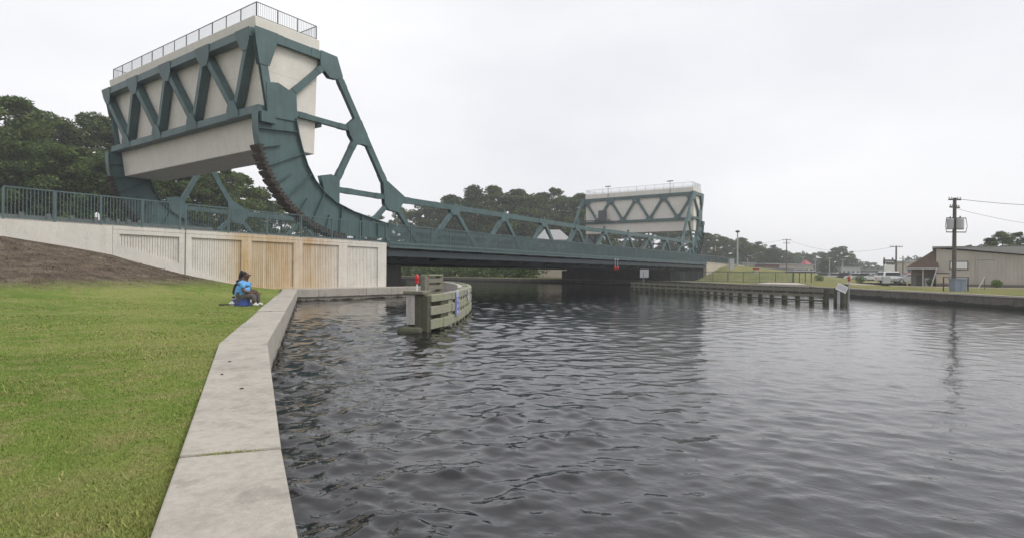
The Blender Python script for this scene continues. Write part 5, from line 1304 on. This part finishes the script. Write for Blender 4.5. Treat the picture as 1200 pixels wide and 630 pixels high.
def person(px, py, z, az, label, shirt, trouser, hairlong, seat):
    e = thing('person', (px, py, z), label, 'person', None, az, local=True)
    h0 = seat
    V = [(0, 0, h0 + .10), (.03, 0, h0 + .25), (.065, 0, h0 + .40), (.085, 0, h0 + .50), (.115, 0, h0 + .575), (.135, 0, h0 + .645), (.155, 0, h0 + .735), (.15, 0, h0 + .80)]
    Rd = [(.16, .15), (.16, .15), (.155, .15), (.115, .11), (.06, .06), (.082, .075), (.088, .08), (.05, .045)]
    Ed = [(i, i + 1) for i in range(7)]
    SV = {}
    for s in (-1, 1):
        i = len(V)
        V += [(.085, s * .175, h0 + .475), (.15, s * .235, h0 + .24), (.38, s * .15, h0 + .20)]; Rd += [.068, .05, .033]
        Ed += [(3, i), (i, i + 1), (i + 1, i + 2)]
        make_fingers(V, Ed, Rd, V[i + 2], i + 2, (.9, -s * .25, -.12), (0, s, .1), (.1, 0, -1))
        j = len(V)
        V += [(.05, s * .10, h0 + .06), (.42, s * .15, h0 + .13), (.42, s * .16, .12), (.44, s * .16, .05), (.56, s * .17, .035)]; Rd += [.11, .075, .048, .045, .035]
        Ed += [(0, j), (j, j + 1), (j + 1, j + 2), (j + 2, j + 3), (j + 3, j + 4)]
    skin_mesh(V, Ed, Rd, 0, 'body', SKIN, e)
    # nose, ears and eyes give the head a face
    G().ball((.245, 0, h0 + .72), (.022, .016, .026), 8, 5).make('nose', SKIN, e, smooth=True)
    for s in (-1, 1):
        G().ball((.15, s * .085, h0 + .725), (.022, .012, .034), 8, 5).make('ear', SKIN, e, smooth=True)
        G().ball((.225, s * .034, h0 + .752), (.012, .012, .009), 8, 5).make('eye', WHITE, e, smooth=True)
    G().ball((.228, 0, h0 + .672), (.014, .028, .008), 8, 5).make('mouth', HAIRM, e, smooth=True)
    # shirt: torso and short sleeves
    TV = [(-.01, 0, h0 + .02), (0, 0, h0 + .12), (.03, 0, h0 + .27), (.065, 0, h0 + .41), (.085, 0, h0 + .505), (.108, 0, h0 + .55)]
    TR = [(.20, .20), (.225, .225), (.22, .22), (.205, .205), (.16, .16), (.085, .085)]; TE = [(i, i + 1) for i in range(5)]
    for s in (-1, 1):
        i = len(TV); TV += [(.088, s * .18, h0 + .475), (.13, s * .222, h0 + .32)]; TR += [.086, .074]; TE += [(4, i), (i, i + 1)]
    skin_mesh(TV, TE, TR, 0, 'shirt', shirt, e)
    PV = [(0, 0, h0 + .08)]; PR = [(.185, .165)]; PE = []
    for s in (-1, 1):
        j = len(PV); PV += [(.06, s * .10, h0 + .06), (.30, s * .135, h0 + .115), (.425, s * .15, h0 + .12), (.425, s * .155, h0 * .75), (.42, s * .16, .14)]; PR += [.125, .108, .095, .08, .066]; PE += [(0, j)] + [(j + q, j + q + 1) for q in range(4)]
    skin_mesh(PV, PE, PR, 0, 'trousers', trouser, e)
    for s in (-1, 1):
        skin_mesh([(.40, s * .16, .06), (.47, s * .165, .05), (.57, s * .17, .035)], [(0, 1), (1, 2)], [.056, .054, .04], 0, 'shoe', SHOE, e)
    if hairlong:
        skin_mesh([(.13, 0, h0 + .80), (.085, 0, h0 + .74), (.05, 0, h0 + .62), (.02, 0, h0 + .50)], [(0, 1), (1, 2), (2, 3)], [(.095, .09), (.105, .095), (.10, .08), (.06, .05)], 0, 'hair', HAIRM, e)
    else:
        skin_mesh([(.15, 0, h0 + .795), (.118, 0, h0 + .765), (.095, 0, h0 + .71)], [(0, 1), (1, 2)], [(.078, .07), (.078, .066), (.06, .05)], 0, 'hair', HAIRM, e)
    return e
pxp, pyp = at(283.5, 17.4); gz = ground_z(pxp, pyp)
person(pxp, pyp, gz, az0 + .05, 'person in a blue shirt and dark trousers sitting on a low blue cooler facing right', SHIRT, SHORTS, False, .205)
co_ = thing('cooler', (pxp, pyp, gz), 'blue cooler used as a seat under the person in blue', 'cooler', None, az0 + .05, local=True)
G().box(-.22, .24, -.19, .19, .0, .17).make('body', COOLER, co_, bevel=.02); G().box(-.235, .255, -.205, .205, .172, .205).make('lid', COOLER, co_, bevel=.015); G().box(.26, .275, -.06, .06, .12, .2).make('latch', WHITE, co_)
qx, qy = at(280.5, 18.2); gz2 = ground_z(qx, qy)
person(qx, qy, gz2, az0 + .25, 'person with long black hair in a dark top, mostly hidden behind the one in blue', DARKTOP, mat_basic('pale_trousers', (.35, .36, .38), .9, .1, 6, .1, geo=False), True, .24)
st_ = thing('folding_stool', (qx, qy, gz2), 'low stool under the person with long black hair', 'stool', None, az0 + .25, local=True)
G().box(-.18, .18, -.17, .17, .20, .24).make('seat', DARKTOP, st_)
for a in (-.15, .15):
    for b in (-.14, .14): G().beam((a, b, 0), (a * .7, b * .7, .2), .025, .025, (0, 1, 0)).make('leg', LGREY, st_)
bxp, byp = at(272.5, 17.2); gz3 = ground_z(bxp, byp)
bg_ = thing('plastic_bag', (bxp, byp, gz3), 'small white plastic bag on the grass behind the person in blue', 'bag', local=True)
rb_ = random.Random(8); g = G().ball((0, 0, .07), (.085, .07, .075), 12, 8); g.v = [(a + rb_.gauss(0, .008), b + rb_.gauss(0, .008), max(.002, c_ + rb_.gauss(0, .008))) for a, b, c_ in g.v]
g.make('sack', SHOE, bg_, smooth=False); G().tube([(0, 0, .13), (.02, .0, .17), (.05, .01, .15)], [.02, .012, .016], 6).make('knot', SHOE, bg_)
rx, ry_ = at(267, 17.0); fr = thing('fishing_rod', (rx, ry_, ground_z(rx, ry_)), 'dark fishing rod lying on the grass left of the people', 'fishing rod')
a = Vector((rx, ry_, ground_z(rx, ry_) + .05)) - RV * .25; b = a + RV * .62 + Vector((0, 0, .02))
G().tube([a, b], [.016, .008], 7).make('rod', BLACK, fr); G().tube([a, a + RV * .16], .022, 7).make('grip', BARK, fr)

# ------------------------------------------------------------------ humid summer air
HZ = bpy.data.materials.new('humid_air'); HZ.use_nodes = True; t = HZ.node_tree; t.nodes.clear()
ho = t.nodes.new('ShaderNodeOutputMaterial'); hv = t.nodes.new('ShaderNodeVolumePrincipled')
hv.inputs['Color'].default_value = (0.975, 0.985, 1.0, 1); hv.inputs['Density'].default_value = 0.0009; hv.inputs['Anisotropy'].default_value = 0.2
t.links.new(hv.outputs['Volume'], ho.inputs['Volume'])
tag(G().box(-420, 660, -320, 660, -2.5, 32).make('haze', HZ), 'thin humid haze over the canal', 'haze', kind='stuff')
